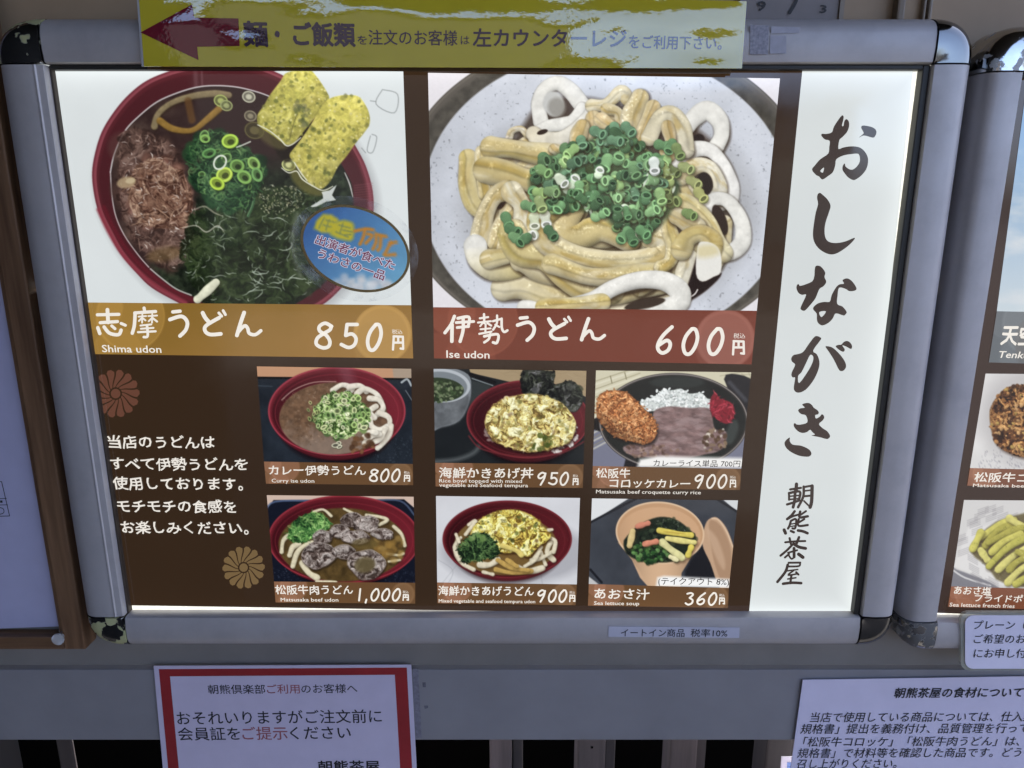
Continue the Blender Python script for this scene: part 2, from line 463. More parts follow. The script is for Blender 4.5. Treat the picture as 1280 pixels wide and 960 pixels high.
    def flecks(s, pts, n, l0, l1, w, pal, a=.7, ang=None, spread=3.2, curl=.5):
        for x, y in s.inside(pts, n):
            t = (s.rng.rand() - .5) * spread + (ang if ang is not None else 0); L = l0 + s.rng.rand() * (l1 - l0)
            c = np.array(pal[s.rng.randint(len(pal))]) * (.9 + .2 * s.rng.rand())
            dx, dy = math.cos(t) * L / 2, math.sin(t) * L / 2; k = (s.rng.rand() - .5) * 2 * curl * L
            s.line([(x - dx, y - dy), (x - dy / L * k, y + dx / L * k), (x + dx, y + dy)], w * (.7 + .6 * s.rng.rand()), c, a * (.6 + .4 * s.rng.rand()), .8, .5)
    def rings(s, pts, n, r0, r1, pal, hole=.5, a=.95, dark=(40, 60, 40)):
        ps = s.inside(pts, n); ps.sort(key=lambda q: q[1])
        for x, y in ps:
            r = r0 + s.rng.rand() * (r1 - r0); e = .5 + .5 * s.rng.rand(); rot = s.rng.rand() * 3.1
            c = np.array(pal[s.rng.randint(len(pal))]) * (.88 + .24 * s.rng.rand())
            s.ell(x + .8, y + 1.2, r, r * e, dark, rot, 1.4, .45 * a)
            s.ell(x, y, r, r * e, c * .78, rot, .8, a)
            s.ell(x, y, r * .86, r * e * .86, np.minimum(c * 1.2, 245), rot, .7, a, ring=r * .25)
            s.ell(x, y, r * hole, r * e * hole, c * .5, rot, .8, a * .85)
    def cyl(s, x, y, r, L, ang, c):
        """One short cut of spring onion: green body and an open end."""
        c = np.array(c, float); dx, dy = math.cos(ang), math.sin(ang)
        p = [(x - dx * L / 2, y - dy * L / 2), (x + dx * L / 2, y + dy * L / 2)]
        s.tube(p, 2 * r, c * .95 + 10, .72, 1.22, .5, 1.0)
        ex, ey = p[1]
        s.ell(ex, ey, r * .62, r, np.minimum(c * 1.2 + 10, 240), ang, 1.1)
        s.ell(ex, ey, r * .40, r * .70, c * .62, ang, 1.2)
        s.ell(ex + dx * .4, ey + dy * .4, r * .2, r * .4, c * .75, ang, .8, .6)

_tab = np.random.RandomState(5).rand(256, 256)
def vn(x, y, seed):
    x = x + seed * 17.3 + 400; y = y + seed * 9.7 + 400
    xi, yi = np.floor(x).astype(int), np.floor(y).astype(int); fx, fy = x - xi, y - yi
    fx = fx * fx * (3 - 2 * fx); fy = fy * fy * (3 - 2 * fy); g = lambda a, b: _tab[a % 256, b % 256]
    return (g(xi, yi) * (1 - fx) + g(xi + 1, yi) * fx) * (1 - fy) + (g(xi, yi + 1) * (1 - fx) + g(xi + 1, yi + 1) * fx) * fy
def fbm(x, y, seed=0, octv=4):
    o = 0; a = .5; t = 0
    for i in range(octv): o = o + a * vn(x * 2 ** i, y * 2 ** i, seed + i); t += a; a *= .55
    return o / t

def grid_print(name, can, q, y, mat, parent, dens=1.4, linear_albedo=None):
    """The printed picture as a sheet whose vertices carry the print's colours; q = TL, TR, BR, BL in photo pixels."""
    (ax, ay), (bx, by), (cx, cy), (dx, dy) = q
    nu = int(max(abs(bx - ax), abs(cx - dx)) * dens) + 2; nv = int(max(abs(dy - ay), abs(cy - by)) * dens) + 2
    s, t = np.meshgrid(np.linspace(0, 1, nu), np.linspace(0, 1, nv))
    U = (ax * (1 - s) + bx * s) * (1 - t) + (dx * (1 - s) + cx * s) * t
    V = (ay * (1 - s) + by * s) * (1 - t) + (dy * (1 - s) + cy * s) * t
    co = Parr(U, V, y).reshape(-1, 3)
    x = np.clip((U - can.u0) * can.S - .5, 0, can.W - 1.001); yy = np.clip((V - can.v0) * can.S - .5, 0, can.H - 1.001)
    xi, yi = x.astype(int), yy.astype(int); fx, fy = (x - xi)[..., None], (yy - yi)[..., None]; im = can.im
    for _ in range(1 if can.S < 2.2 else 2):                  # the print's own softness
        q_ = np.pad(im, ((1, 1), (1, 1), (0, 0)), 'edge'); im = im * .4 + .15 * (q_[:-2, 1:-1] + q_[2:, 1:-1] + q_[1:-1, :-2] + q_[1:-1, 2:])
    c = (im[yi, xi] * (1 - fx) + im[yi, np.minimum(xi + 1, can.W - 1)] * fx) * (1 - fy) + (im[np.minimum(yi + 1, can.H - 1), xi] * (1 - fx) + im[np.minimum(yi + 1, can.H - 1), np.minimum(xi + 1, can.W - 1)] * fx) * fy
    g_ = c.mean(-1, keepdims=True); c = c * .83 + g_ * .17; c = (c - 120) * 1.09 + 112
    c = lin(np.clip(c, 0, 255)).reshape(-1, 3)
    if linear_albedo: c = np.clip(c * linear_albedo, 0, .9)
    me = bpy.data.meshes.new('m'); n = nu * nv
    idx = np.arange(n).reshape(nv, nu)
    f = np.stack([idx[:-1, :-1], idx[1:, :-1], idx[1:, 1:], idx[:-1, 1:]], -1).reshape(-1, 4)
    me.vertices.add(n); me.vertices.foreach_set('co', co.astype(np.float32).ravel())
    me.loops.add(f.size); me.loops.foreach_set('vertex_index', f.astype(np.int32).ravel())
    me.polygons.add(len(f)); me.polygons.foreach_set('loop_start', np.arange(0, f.size, 4, dtype=np.int32)); me.polygons.foreach_set('loop_total', np.full(len(f), 4, dtype=np.int32))
    me.update(calc_edges=True)
    at = me.color_attributes.new('Col', 'FLOAT_COLOR', 'POINT')
    at.data.foreach_set('color', np.concatenate([c, np.ones((n, 1))], 1).astype(np.float32).ravel())
    return link(name, me, mat, parent)

# ------------------------------------------------------------------ the food pictures printed on the menus
def art_shima():
    c = Can(52, 78, 522, 388, 2, (214, 220, 220)); r = c.rng
    full = (slice(None), slice(None))
    c.im *= (1 + .03 * (c.noise(full, 60, 1) - .5))[..., None]
    outer = [(117, 240), (115, 215), (119, 190), (127, 165), (140, 143), (157, 122), (178, 104), (200, 93), (226, 85), (258, 80), (300, 78), (340, 88), (380, 110), (420, 145), (447, 187), (460, 215), (467, 249), (464, 290), (450, 330), (426, 361), (400, 383), (360, 400), (310, 410), (262, 398), (220, 377), (190, 360), (172, 343), (150, 317), (135, 290), (123, 265)]
    c.poly([(x + (2 if x < 290 else 7), y + 5) for x, y in outer], (150, 150, 152), soft=12, a=.55)
    c.poly(outer, (126, 58, 68)); ce = np.array((291, 240.))
    sc = lambda k, dx=0, dy=0: [tuple(ce + (np.array(p) - ce) * k + (dx, dy)) for p in outer]
    c.poly(sc(.985), (158, 84, 92), a=.6, soft=1.5); c.poly(sc(.968), (100, 46, 52)); c.poly(sc(.95, 0, 2), (88, 42, 47), soft=3)
    lo = [(123, 262), (135, 288), (152, 316), (174, 340), (200, 360), (232, 378)]
    c.line(lo, 5, (150, 62, 74), .8, 3); c.line([(x + 7, y - 3) for x, y in lo], 5, (112, 40, 50), .8, 3)
    c.line([(452, 205), (462, 240), (460, 280)], 5, (140, 70, 82), .7, 4)
    for i in range(7): c.line([(443, 232 + i * 3), (466, 229 + i * 3.2)], 1, (165, 105, 112), .4)
    c.line([(244, 84), (245, 110)], 5, (130, 95, 100), .35, 3); c.line([(252, 84), (253, 112)], 2, (150, 120, 125), .35, 2)
    soup = [(142, 260), (138, 238), (138, 215), (143, 192), (156, 164), (175, 144), (197, 127), (222, 116), (246, 109), (269, 107), (297, 109), (325, 116), (345, 124), (400, 165), (432, 215), (441, 240), (440, 290), (425, 330), (391, 366), (340, 392), (280, 392), (239, 369), (220, 362), (201, 347), (188, 335), (173, 319), (156, 295), (147, 275)]
    sl, m = c.poly(soup, (64, 48, 46)); U, V = c.U[sl], c.V[sl]
    nz = c.noise(sl, 26, 4, 5)
    c.mix(sl, m * np.clip((nz - .35) * 2.2, 0, 1) * np.clip((260 - U) / 60, 0, 1), (104, 86, 76))
    grn = np.clip((U - 225 + (V - 245) * .55) / 35 + (nz - .5) * 3, 0, 1) * np.clip((V - 190) / 30, 0, 1)
    c.mix(sl, m * grn * .97, (42, 50, 38))
    c.mul(sl, m * grn, (c.noise(sl, 7, 6, 4) - .5) * .9)
    c.mix(sl, m * grn * np.clip((c.noise(sl, 9, 8, 4) - .58) * 5, 0, 1) * .5, (76, 88, 66))
    c.line(soup[2:13], 1.6, (205, 200, 200), .9)
    c.line([(138, 215), (140, 245), (145, 271), (156, 295), (173, 319), (186, 334)], 1.4, (205, 195, 195), .85)
    c.line([(188, 336), (201, 347), (220, 361), (239, 369)], 1.8, (190, 190, 185), .85)
    # noodles under the broth
    c.tube([(193, 158), (198, 142), (216, 128), (242, 120), (268, 117), (286, 119)], 8, (138, 122, 90), .8, 1.15, .3, 2)
    c.line([(235, 126), (240, 150)], 9, (112, 80, 48), .75, 3)
    c.tube([(200, 151), (216, 161), (240, 163), (258, 150), (274, 136)], 8, (150, 116, 56), .75, 1.15, .3, 2)
    # bonito flakes
    reg = [(150, 172), (165, 160), (190, 168), (215, 180), (225, 210), (235, 240), (250, 270), (250, 300), (236, 330), (210, 335), (185, 320), (165, 295), (150, 262), (148, 215)]
    c.blobs(reg, 60, 8, 18, [(100, 76, 68), (84, 62, 56), (120, 92, 82), (92, 70, 60)], .45, 7)
    c.crust(reg, 9, [(62, 46, 42), (96, 72, 64), (122, 94, 84), (150, 122, 110)], 3, 1.2, 1.3, 5, .7)
    core = [(165, 215), (190, 195), (215, 205), (235, 225), (240, 260), (232, 285), (200, 285), (172, 280), (160, 250)]
    c.blobs(core, 70, 4, 10, [(140, 98, 84), (160, 118, 100), (118, 80, 68), (150, 110, 96)], .55, 4)
    c.crust(core, 11, [(76, 50, 40), (114, 82, 66), (142, 108, 88), (178, 146, 122)], 8, 2.6, 2.0, 3, .85)
    c.flecks(core, 110, 8, 22, 1.5, [(168, 134, 110), (192, 160, 136), (98, 66, 52), (84, 54, 44), (140, 104, 84)], .8, .5, 2.6)
    c.flecks(reg, 220, 4, 16, 1.3, [(150, 118, 104), (96, 68, 60), (170, 140, 124), (72, 52, 46)], .6)
    c.flecks(reg, 90, 2, 7, 1.1, [(214, 200, 190), (230, 222, 214)], .8)
    c.ell(158, 228, 12, 7, (176, 152, 116), -.2, 3, .85); c.ell(163, 226, 6, 3.5, (205, 188, 150), -.2, 2, .7)
    c.ell(205, 318, 22, 9, (120, 96, 62), -.2, 8, .6)
    # green laver
    nor = [(245, 262), (290, 240), (345, 232), (400, 245), (425, 262), (430, 310), (395, 360), (340, 384), (280, 386), (248, 362), (228, 330), (232, 290)]
    c.blobs(nor, 160, 3, 11, [(34, 44, 32), (50, 62, 44), (62, 74, 54), (28, 36, 28), (70, 78, 58)], .5, 4)
    c.crust(nor, 10, [(32, 42, 24), (41, 55, 32), (51, 67, 38), (70, 86, 52)], 5, 1.5, 1.8, 5, .8)
    c.flecks(nor, 300, 3, 12, 1.0, [(92, 104, 84), (26, 32, 26), (116, 126, 106), (70, 84, 62)], .65)
    c.flecks(nor, 120, 3, 10, 1.0, [(170, 182, 168), (196, 204, 192)], .8)
    c.flecks([(330, 235), (365, 232), (378, 250), (360, 270), (325, 262)], 150, 1.2, 3, 1.2, [(200, 196, 170), (170, 164, 130)], .8)
    for x, y in c.inside([(258, 272), (300, 262), (350, 275), (376, 300), (372, 345), (330, 372), (290, 372), (262, 345)], 26):
        p = [(x, y)]; a = r.rand() * 6.28
        for q in range(3 + r.randint(3)): a += (r.rand() - .5) * 2.0; p.append((p[-1][0] + 5.5 * math.cos(a), p[-1][1] + 3.5 * math.sin(a)))
        c.line(p, 1.0 + r.rand(), (184, 194, 180), .45 + .4 * r.rand(), .9, .6)
    c.line([(243, 262), (256, 258), (268, 266), (278, 270)], 2.4, (186, 178, 160), .6, 1, .5)
    c.line([(228, 285), (245, 282), (258, 290), (272, 282), (280, 290)], 1.8, (196, 190, 176), .75, 1, .5)
    # spring onion heap
    hp = [(236, 196), (244, 178), (262, 164), (285, 166), (300, 180), (322, 196), (332, 216), (322, 240), (306, 258), (280, 262), (262, 250), (246, 232), (236, 214)]
    c.blobs(hp, 90, 5, 12, [(34, 62, 40), (44, 76, 48), (28, 50, 36), (56, 92, 58)], .8, 3)
    c.flecks(hp, 230, 8, 24, 2.0, [(62, 108, 66), (84, 134, 78), (44, 82, 52), (34, 64, 44), (110, 150, 84)], .8, .6, 2.4)
    for p in ([(250, 222), (262, 240), (280, 262)], [(306, 232), (285, 245), (272, 262)], [(318, 240), (316, 256), (310, 270)], [(240, 200), (255, 215), (265, 235)]):
        c.line(p, 3.4, (70, 108, 72), .9, 1); c.line([(x - .8, y - .6) for x, y in p], 1, (130, 164, 120), .7)
    c.crust(hp, 6, [(28, 46, 32), (44, 72, 48), (68, 104, 64), (108, 144, 86)], 5, 2.0, 1.8, 2, .6)
    c.rings(hp, 16, 4, 8, [(86, 128, 70), (104, 142, 78), (74, 112, 68)], .5, .8); c.flecks(hp, 90, 5, 14, 1.5, [(72, 112, 70), (46, 80, 52), (120, 152, 96)], .7, .8, 3)
    for x, y, rr, e, rot, col in ((288, 177, 10.5, .82, -.2, (158, 192, 70)), (281, 219, 10.5, .85, -.5, (170, 196, 74)), (272, 230, 9.5, .8, .5, (160, 190, 60)), (297, 208, 9, .9, .2, (112, 152, 76)), (306, 222, 9.5, .8, .6, (118, 160, 80)), (318, 205, 9, .75, .9, (128, 166, 86)), (322, 219, 9, .7, 1.2, (104, 148, 84)), (257, 174, 6, .8, 0, (120, 160, 80)), (262, 192, 9, .6, -.3, (90, 138, 76))):
        c.ell(x + 1, y + 2, rr, rr * e, (24, 40, 26), rot, 2.5, .5); c.ell(x, y, rr, rr * e, np.array(col) * .82, rot); c.ell(x - .8, y - .8, rr * .86, rr * e * .86, np.minimum(np.array(col) * 1.18, 245), rot, .8, 1, ring=2.6)
        c.ell(x + .5, y + .5, rr * .42, rr * e * .4, np.array(col) * .45, rot)
    c.ell(275, 203, 9, 7, (214, 222, 204), -1.0, .8, 1, ring=2.2); c.ell(275, 204, 6, 4, (60, 92, 56), -1.0, 1, .8)
    c.line([(296, 184), (304, 181), (313, 177)], 1.6, (210, 214, 200), .9)
    # rings afloat
    for x, y, rr, col in ((276, 126, 9, (150, 160, 90)), (283, 132, 8, (140, 146, 96)), (311, 121, 8.5, (170, 168, 146)), (313, 145, 8, (130, 122, 100)), (318, 163, 13, (96, 88, 58)), (361, 206, 9, (186, 192, 122))):
        c.ell(x, y, rr, rr * .85, np.array(col) * .8, .3, 1.2, .8); c.ell(x, y, rr * .9, rr * .76, np.minimum(np.array(col) * 1.2, 230), .3, .8, .85, ring=1.4); c.ell(x, y, rr * .45, rr * .38, np.minimum(np.array(col) * 1.3, 235), .3, 1.5, .7)
    # two fried fish cake rolls
    log1 = [(351, 101), (357, 92), (371, 88), (386, 87), (396, 96), (409, 116), (411, 124), (404, 134), (392, 149), (378, 166), (366, 180), (356, 180), (342, 170), (324, 157), (322, 144), (330, 132), (338, 118)]
    log2 = [(362, 194), (372, 180), (385, 162), (398, 140), (408, 126), (422, 120), (438, 119), (450, 122), (460, 138), (462, 154), (455, 166), (445, 178), (434, 194), (422, 209), (413, 226), (402, 236), (390, 232), (380, 222), (369, 204)]
    c.poly([(336, 160), (372, 158), (400, 150), (400, 170), (372, 196), (352, 200)], (44, 38, 30), soft=4, a=.85)
    c.ell(340, 172, 22, 10, (112, 104, 62), .6, 6, .6)
    for lg, ax, base in ((log1, (-.55, .83), (184, 178, 84)), (log2, (-.55, .83), (196, 186, 86))):
        p = np.array(lg); mid = p.mean(0); sl, m = c.poly(lg, base, soft=1.6)
        U, V = c.U[sl], c.V[sl]; pr = ((U - mid[0]) * .83 + (V - mid[1]) * .55) / 28; al = ((U - mid[0]) * -.55 + (V - mid[1]) * .83) / 60
        c.mul(sl, m, .10 - .34 * np.clip(pr, -.1, 1.2) ** 2 * np.sign(np.clip(pr, 0, 2)) - .12 * np.clip(-pr - .45, 0, 1) - .22 * np.clip(al, -1, 1))
        c.mix(sl, m * np.clip((c.noise(sl, 16, 3, 3) - .5) * 3, 0, 1) * .45 * np.clip(.6 - al, 0, 1), (222, 200, 108))
        c.crust(lg, 7, [(160, 154, 70), (186, 178, 80), (202, 192, 92), (218, 208, 118)], 5, 1.1, 1.0, .3, .5); c.mul(sl, m, (c.noise(sl, 5, 12, 4) - .5) * .3)
        c.blobs(lg, 70, .8, 3.4, [(104, 112, 56), (88, 98, 50), (128, 128, 66), (146, 142, 70)], .6, 1.8)
        c.blobs(lg, 50, .8, 1.8, [(226, 216, 140), (236, 228, 160)], .7, 1.0)
        c.blobs([(mid[0] + (x - mid[0]) * 1.02, mid[1] + (y - mid[1]) * 1.02) for x, y in lg], 20, 1, 2.5, [(200, 196, 90)], .5, 1.5)
    c.blobs([(368, 130), (380, 128), (388, 142), (382, 158), (372, 150)], 26, 1.5, 4, [(110, 112, 74), (90, 100, 62), (140, 136, 92)], .55, 2)
    c.line([(371, 143), (366, 158), (362, 174)], 1.2, (96, 92, 50), .6, 1)
    c.poly([(366, 205), (382, 225), (402, 238), (412, 236), (400, 245), (380, 240), (364, 222)], (120, 114, 56), soft=5, a=.7)
    for p in ([(322, 156), (336, 163), (350, 174), (358, 182), (366, 180), (376, 172)], [(352, 210), (361, 216), (371, 214), (378, 224), (392, 233), (404, 238), (416, 233)], [(368, 203), (376, 216), (384, 226)]):
        c.line(p, 1.7, (226, 226, 206), .9, .8, .3)
    c.poly([(402, 240), (412, 238), (421, 231), (415, 244), (420, 250), (408, 252), (396, 258), (388, 258), (404, 248)], (214, 218, 214), smooth=2, a=.9)
    c.line([(431, 216), (437, 230), (441, 246)], 1.8, (208, 200, 200), .9, .8, .4)
    c.line([(372, 268), (366, 290), (368, 320), (376, 345)], 6, (150, 156, 148), .35, 5)
    c.tube([(247, 374), (257, 365), (270, 353)], 11, (222, 222, 194), .85, 1.06, .2)
    # pale outline marks on the white ground
    for p in ([(478, 112), (497, 118), (493, 141), (470, 130), (478, 112)], [(463, 126), (470, 127)], [(465, 168), (471, 172), (466, 190), (459, 188), (463, 170)], [(452, 185), (457, 191)]):
        c.line(p, 1.3, (150, 154, 154), .8)
    return c

def art_ise():
    c = Can(528, 86, 982, 396, 2, (222, 218, 222)); r = c.rng; full = (slice(None), slice(None))
    c.ell(757, 240, 258, 196, (100, 94, 86), 0, 1.2); c.ell(757, 240, 255, 193, (120, 114, 104), 0, 2, .8, ring=2)
    sl, m = c.ell(757, 243, 250, 190, (84, 80, 72), 0, 4, .9)
    c.mul(sl, m, (c.noise(sl, 8, 3, 4) - .5) * .5)
    sl, m = c.ell(758, 247, 229, 184, (203, 207, 216), 0, 2.2)
    U, V = c.U[sl], c.V[sl]
    c.mul(sl, m, (c.noise(sl, 40, 5, 4) - .5) * .14 - .10 * np.clip((600 - U) / 80, 0, 1)); c.mul(sl, m, -.5 * np.clip((c.noise(sl, 3.2, 2, 2) - .74) * 5, 0, 1) * .6)
    c.ell(760, 262, 186, 132, (150, 150, 152), 0, 30, .55)
    c.poly([(588, 215), (606, 315), (660, 378), (760, 388), (850, 376), (905, 320), (915, 240), (870, 160), (700, 120), (640, 175)], (60, 42, 28), soft=8, a=.75)
    W = (226, 224, 216); CR = (222, 212, 178); T = (204, 184, 130); Y = (194, 174, 104); B = (182, 158, 90)
    def tb(pts, w, col, lo=.56, hi=1.08, sh=.72, **k):
        k.setdefault('stain', .0 if col[2] > 190 else .55); c.tube(pts, w * 1.26, col, lo, hi, sh, 1.3, **k)
    fill = [(600, 215), (610, 310), (650, 365), (760, 378), (838, 366), (885, 315), (893, 240), (860, 175), (760, 145), (650, 185)]
    for q in range(46):
        f0 = (.96 - .017 * q) * (.9 + .2 * r.rand()); a0 = r.rand() * 6.28; sp = 1.0 + 1.2 * r.rand(); ph = r.rand() * 6
        tb([(752 + 148 * f0 * (1 + .12 * math.sin(3 * t + ph)) * math.cos(a0 + sp * t), 268 + 108 * f0 * (1 + .16 * math.sin(2.3 * t + ph)) * math.sin(a0 + sp * t)) for t in np.linspace(0, 1, 6)],
           14 + 6 * r.rand(), [(196, 174, 112), (208, 192, 142), (184, 158, 92), (216, 206, 174)][r.randint(4)], .62)
    tb([(636, 174), (640, 164), (651, 161), (659, 168), (668, 172)], 7, (212, 204, 190))
    tb([(884, 210), (896, 212), (905, 235), (903, 256)], 12, W)
    tb([(857, 162), (868, 147), (884, 138), (899, 150), (902, 168), (896, 182)], 17, W, .8); c.ell(872, 175, 9, 7, (52, 40, 34), -.5, 2)
    tb([(848, 200), (866, 187), (888, 188), (904, 206), (914, 232), (912, 252)], 15, W, .78, tail=(232, 230, 226))
    tb([(852, 222), (868, 208), (888, 210), (900, 232), (896, 248)], 15, CR, .75, tail=W); c.ell(881, 229, 10, 14, (50, 36, 28), -.2, 2)
    tb([(882, 262), (893, 249), (910, 252), (926, 275), (928, 302), (912, 316), (901, 308)], 15, W, .8, 1.05); c.ell(900, 275, 8, 20, (62, 46, 36), -.35, 2)
    tb([(676, 152), (673, 128), (682, 110), (698, 104), (714, 114), (728, 132), (740, 146)], 15, W, .8, 1.05)
    c.ell(692, 130, 13, 16, (196, 196, 192), -.25, 3); c.ell(696, 134, 11, 12, (150, 146, 138), -.25, 5, .8)
    tb([(727, 134), (716, 150), (704, 155), (683, 158), (669, 166)], 12, W, .8)
    tb([(741, 142), (722, 160), (700, 174), (676, 174), (667, 167)], 16, W, .72, tail=(222, 212, 186)); c.ell(678, 165, 7, 3, (60, 44, 34), -.3, 1.5)
    tb([(740, 132), (758, 130), (776, 115), (784, 124)], 13, CR, .75); tb([(758, 136), (772, 140), (776, 152)], 11, T)
    tb([(800, 122), (790, 145), (788, 170)], 20, T, .7, tail=(206, 190, 150), spec=.8); tb([(816, 134), (806, 156), (800, 178)], 14, (204, 180, 128), .65)
    tb([(812, 172), (824, 148), (838, 143), (852, 160), (858, 188)], 17, CR, .72, tail=(214, 206, 180)); tb([(834, 158), (838, 175), (836, 195)], 12, (190, 164, 112), .7)
    tb([(742, 148), (742, 166), (748, 184)], 17, (214, 190, 142), .65); tb([(752, 150), (766, 160), (776, 172)], 14, (218, 194, 146), .7); tb([(728, 158), (722, 172), (720, 186)], 16, (206, 180, 122), .7)
    tb([(585, 198), (584, 225), (592, 252), (605, 266)], 19, Y, .62, 1.15, .5); tb([(602, 190), (601, 212), (606, 242)], 12, (206, 184, 112), .62)
    tb([(614, 184), (640, 186), (672, 192), (700, 194)], 21, Y, .62, 1.12, spec=.3); tb([(692, 186), (700, 192), (706, 206)], 11, (212, 192, 150))
    tb([(608, 212), (636, 218), (662, 226), (680, 224)], 25, (190, 166, 94), .6, 1.12)
    c.ell(626, 248, 8, 14, (66, 44, 28), .2, 3)
    tb([(600, 300), (606, 270), (618, 246), (634, 238)], 19, T, .66, spec=.7); tb([(618, 304), (628, 278), (640, 262)], 15, (200, 178, 120), .62, spec=.7); tb([(640, 240), (652, 256), (656, 276)], 20, (216, 208, 180), .7); tb([(628, 314), (636, 290), (646, 282)], 12, (196, 176, 124), .65, spec=.8)
    tb([(630, 360), (655, 360), (690, 372), (712, 376)], 26, CR, .64, tail=(196, 172, 100)); tb([(655, 384), (690, 390)], 14, W)
    tb([(594, 308), (598, 326), (616, 338), (644, 334)], 21, W, .74, tail=(204, 188, 130)); tb([(612, 324), (640, 318), (668, 306)], 18, (214, 200, 150), .68, tail=Y)
    tb([(652, 326), (668, 334), (700, 344)], 24, (206, 190, 142), .64)
    tb([(640, 292), (652, 314), (682, 322), (706, 346), (732, 362), (762, 362)], 27, (196, 174, 90), .62, 1.14, tail=(214, 200, 150), spec=.6)
    tb([(716, 262), (706, 286), (724, 294), (752, 286), (786, 300)], 26, (206, 184, 116), .62, 1.14, tail=(198, 174, 96), spec=.5)
    tb([(700, 250), (676, 272), (682, 300), (712, 318), (752, 326), (796, 326), (826, 318), (830, 302), (818, 298)], 24, (204, 182, 112), .6, 1.14, tail=(220, 212, 184), spec=.5)
    tb([(690, 330), (740, 346), (790, 344), (826, 340)], 20, (204, 186, 128), .6, spec=.5)
    tb([(846, 262), (848, 254), (862, 256), (884, 276), (896, 302), (904, 316)], 18, (206, 188, 116), .66, tail=(218, 208, 168))
    tb([(836, 256), (836, 284), (842, 306), (838, 326), (826, 334)], 15, (210, 190, 122), .64, spec=.4); tb([(846, 270), (862, 278), (872, 284)], 20, (204, 190, 150), .7)
    tb([(862, 322), (856, 344), (848, 356)], 19, (216, 210, 190), .7)
    c.poly([(846, 378), (858, 360), (868, 330), (874, 312), (880, 340), (902, 342), (884, 362), (858, 378)], (40, 22, 18), soft=2.5)
    tb([(852, 312), (860, 298), (876, 292), (890, 302), (886, 318)], 20, (204, 184, 118), .68)
    c.poly([(872, 308), (880, 302), (894, 306), (901, 318), (901, 340), (892, 346), (878, 352), (870, 342)], W, 3, 1.5); sl, m = c.poly([(872, 308), (894, 306), (898, 318), (874, 322)], (214, 200, 150), 3, 8, .8)
    c.line([(858, 374), (868, 368), (872, 362)], 1.6, (230, 226, 222), .95)
    tb([(700, 388), (740, 376), (766, 360), (800, 350), (832, 352), (850, 366), (844, 382), (806, 388)], 19, W, .72, tail=W, spec=.2)
    c.ell(806, 380, 26, 6, (70, 56, 44), -.2, 3); tb([(680, 384), (720, 380), (752, 378)], 16, (206, 184, 110), .7, spec=.4)
    # chopped spring onion
    G = [(100, 142, 94), (88, 128, 84), (114, 156, 104), (80, 116, 78), (128, 168, 114), (104, 144, 108)]
    hp = [(664, 218), (690, 194), (728, 178), (765, 160), (786, 170), (814, 190), (838, 206), (850, 232), (842, 258), (826, 282), (800, 302), (778, 296), (752, 270), (712, 262), (684, 262), (664, 240)]
    c.poly(hp, (52, 76, 52), soft=7, a=.8)
    for x, y in sorted(c.inside(hp, 200), key=lambda q: q[1] * .35 + r.rand() * 90):
        u = r.rand(); col = G[r.randint(6)]
        if u > .91: col = (188, 206, 176)
        elif u > .82: col = (138, 174, 108)
        if x > 828 and u < .8: col = (138, 154, 92)
        cc = np.array(col) * (.72 + .5 * r.rand())
        if r.rand() < .22:
            a_ = r.rand() * 6.28; l_ = 5 + 6 * r.rand(); w_ = 2 + 2.5 * r.rand(); dx, dy = math.cos(a_), math.sin(a_)
            c.poly([(x - dx * l_, y - dy * l_), (x + dy * w_, y - dx * w_), (x + dx * l_, y + dy * l_), (x - dy * w_ * .6, y + dx * w_ * .6)], cc, 3, 1.4, .95); c.line([(x - dx * l_ * .7, y - dy * l_ * .7), (x + dx * l_ * .7, y + dy * l_ * .7)], 1.2, np.minimum(cc * 1.3, 240), .6, 1.2)
        else: c.cyl(x, y, 4.6 + 2.6 * r.rand(), 3 + 10 * r.rand(), r.rand() * 6.28, cc)
    for x, y, a, col in ((634, 276, 1.2, G[0]), (642, 288, .4, G[1]), (668, 277, 1.5, (206, 214, 178)), (682, 275, 1.4, (214, 220, 196)), (645, 298, .6, G[2]), (662, 296, -.4, (210, 216, 190)), (655, 300, 2.5, G[1]), (689, 292, .9, G[3]), (662, 258, .3, G[2]), (676, 241, .2, (146, 178, 106)), (676, 256, 1.2, (152, 172, 110)), (690, 240, .2, (120, 152, 100)), (680, 214, .5, (126, 168, 104)), (702, 226, .8, (206, 218, 190)), (748, 166, .4, G[5]), (786, 162, .8, G[5]), (829, 182, .2, G[0]), (838, 184, 2, G[0]), (818, 208, 1.5, (216, 224, 216)), (816, 264, -.4, (140, 186, 124)), (790, 298, 1.2, G[1]), (826, 246, 1.3, (148, 186, 118)), (868, 228, .6, (160, 166, 104)), (858, 210, .4, (152, 164, 104)), (876, 244, .9, (166, 168, 100)), (848, 190, 1.1, (120, 140, 84)), (770, 176, .2, G[5]), (862, 268, .4, (120, 144, 84))):
        c.cyl(x, y, 6.2, 11, a, col)
    c.flecks(hp, 90, 1.5, 4, 1, [(196, 216, 190), (214, 228, 206)], .6)
    sl = full; c.im *= (.985 + .03 * c.noise(sl, 2.2, 4, 2))[..., None]
    return c

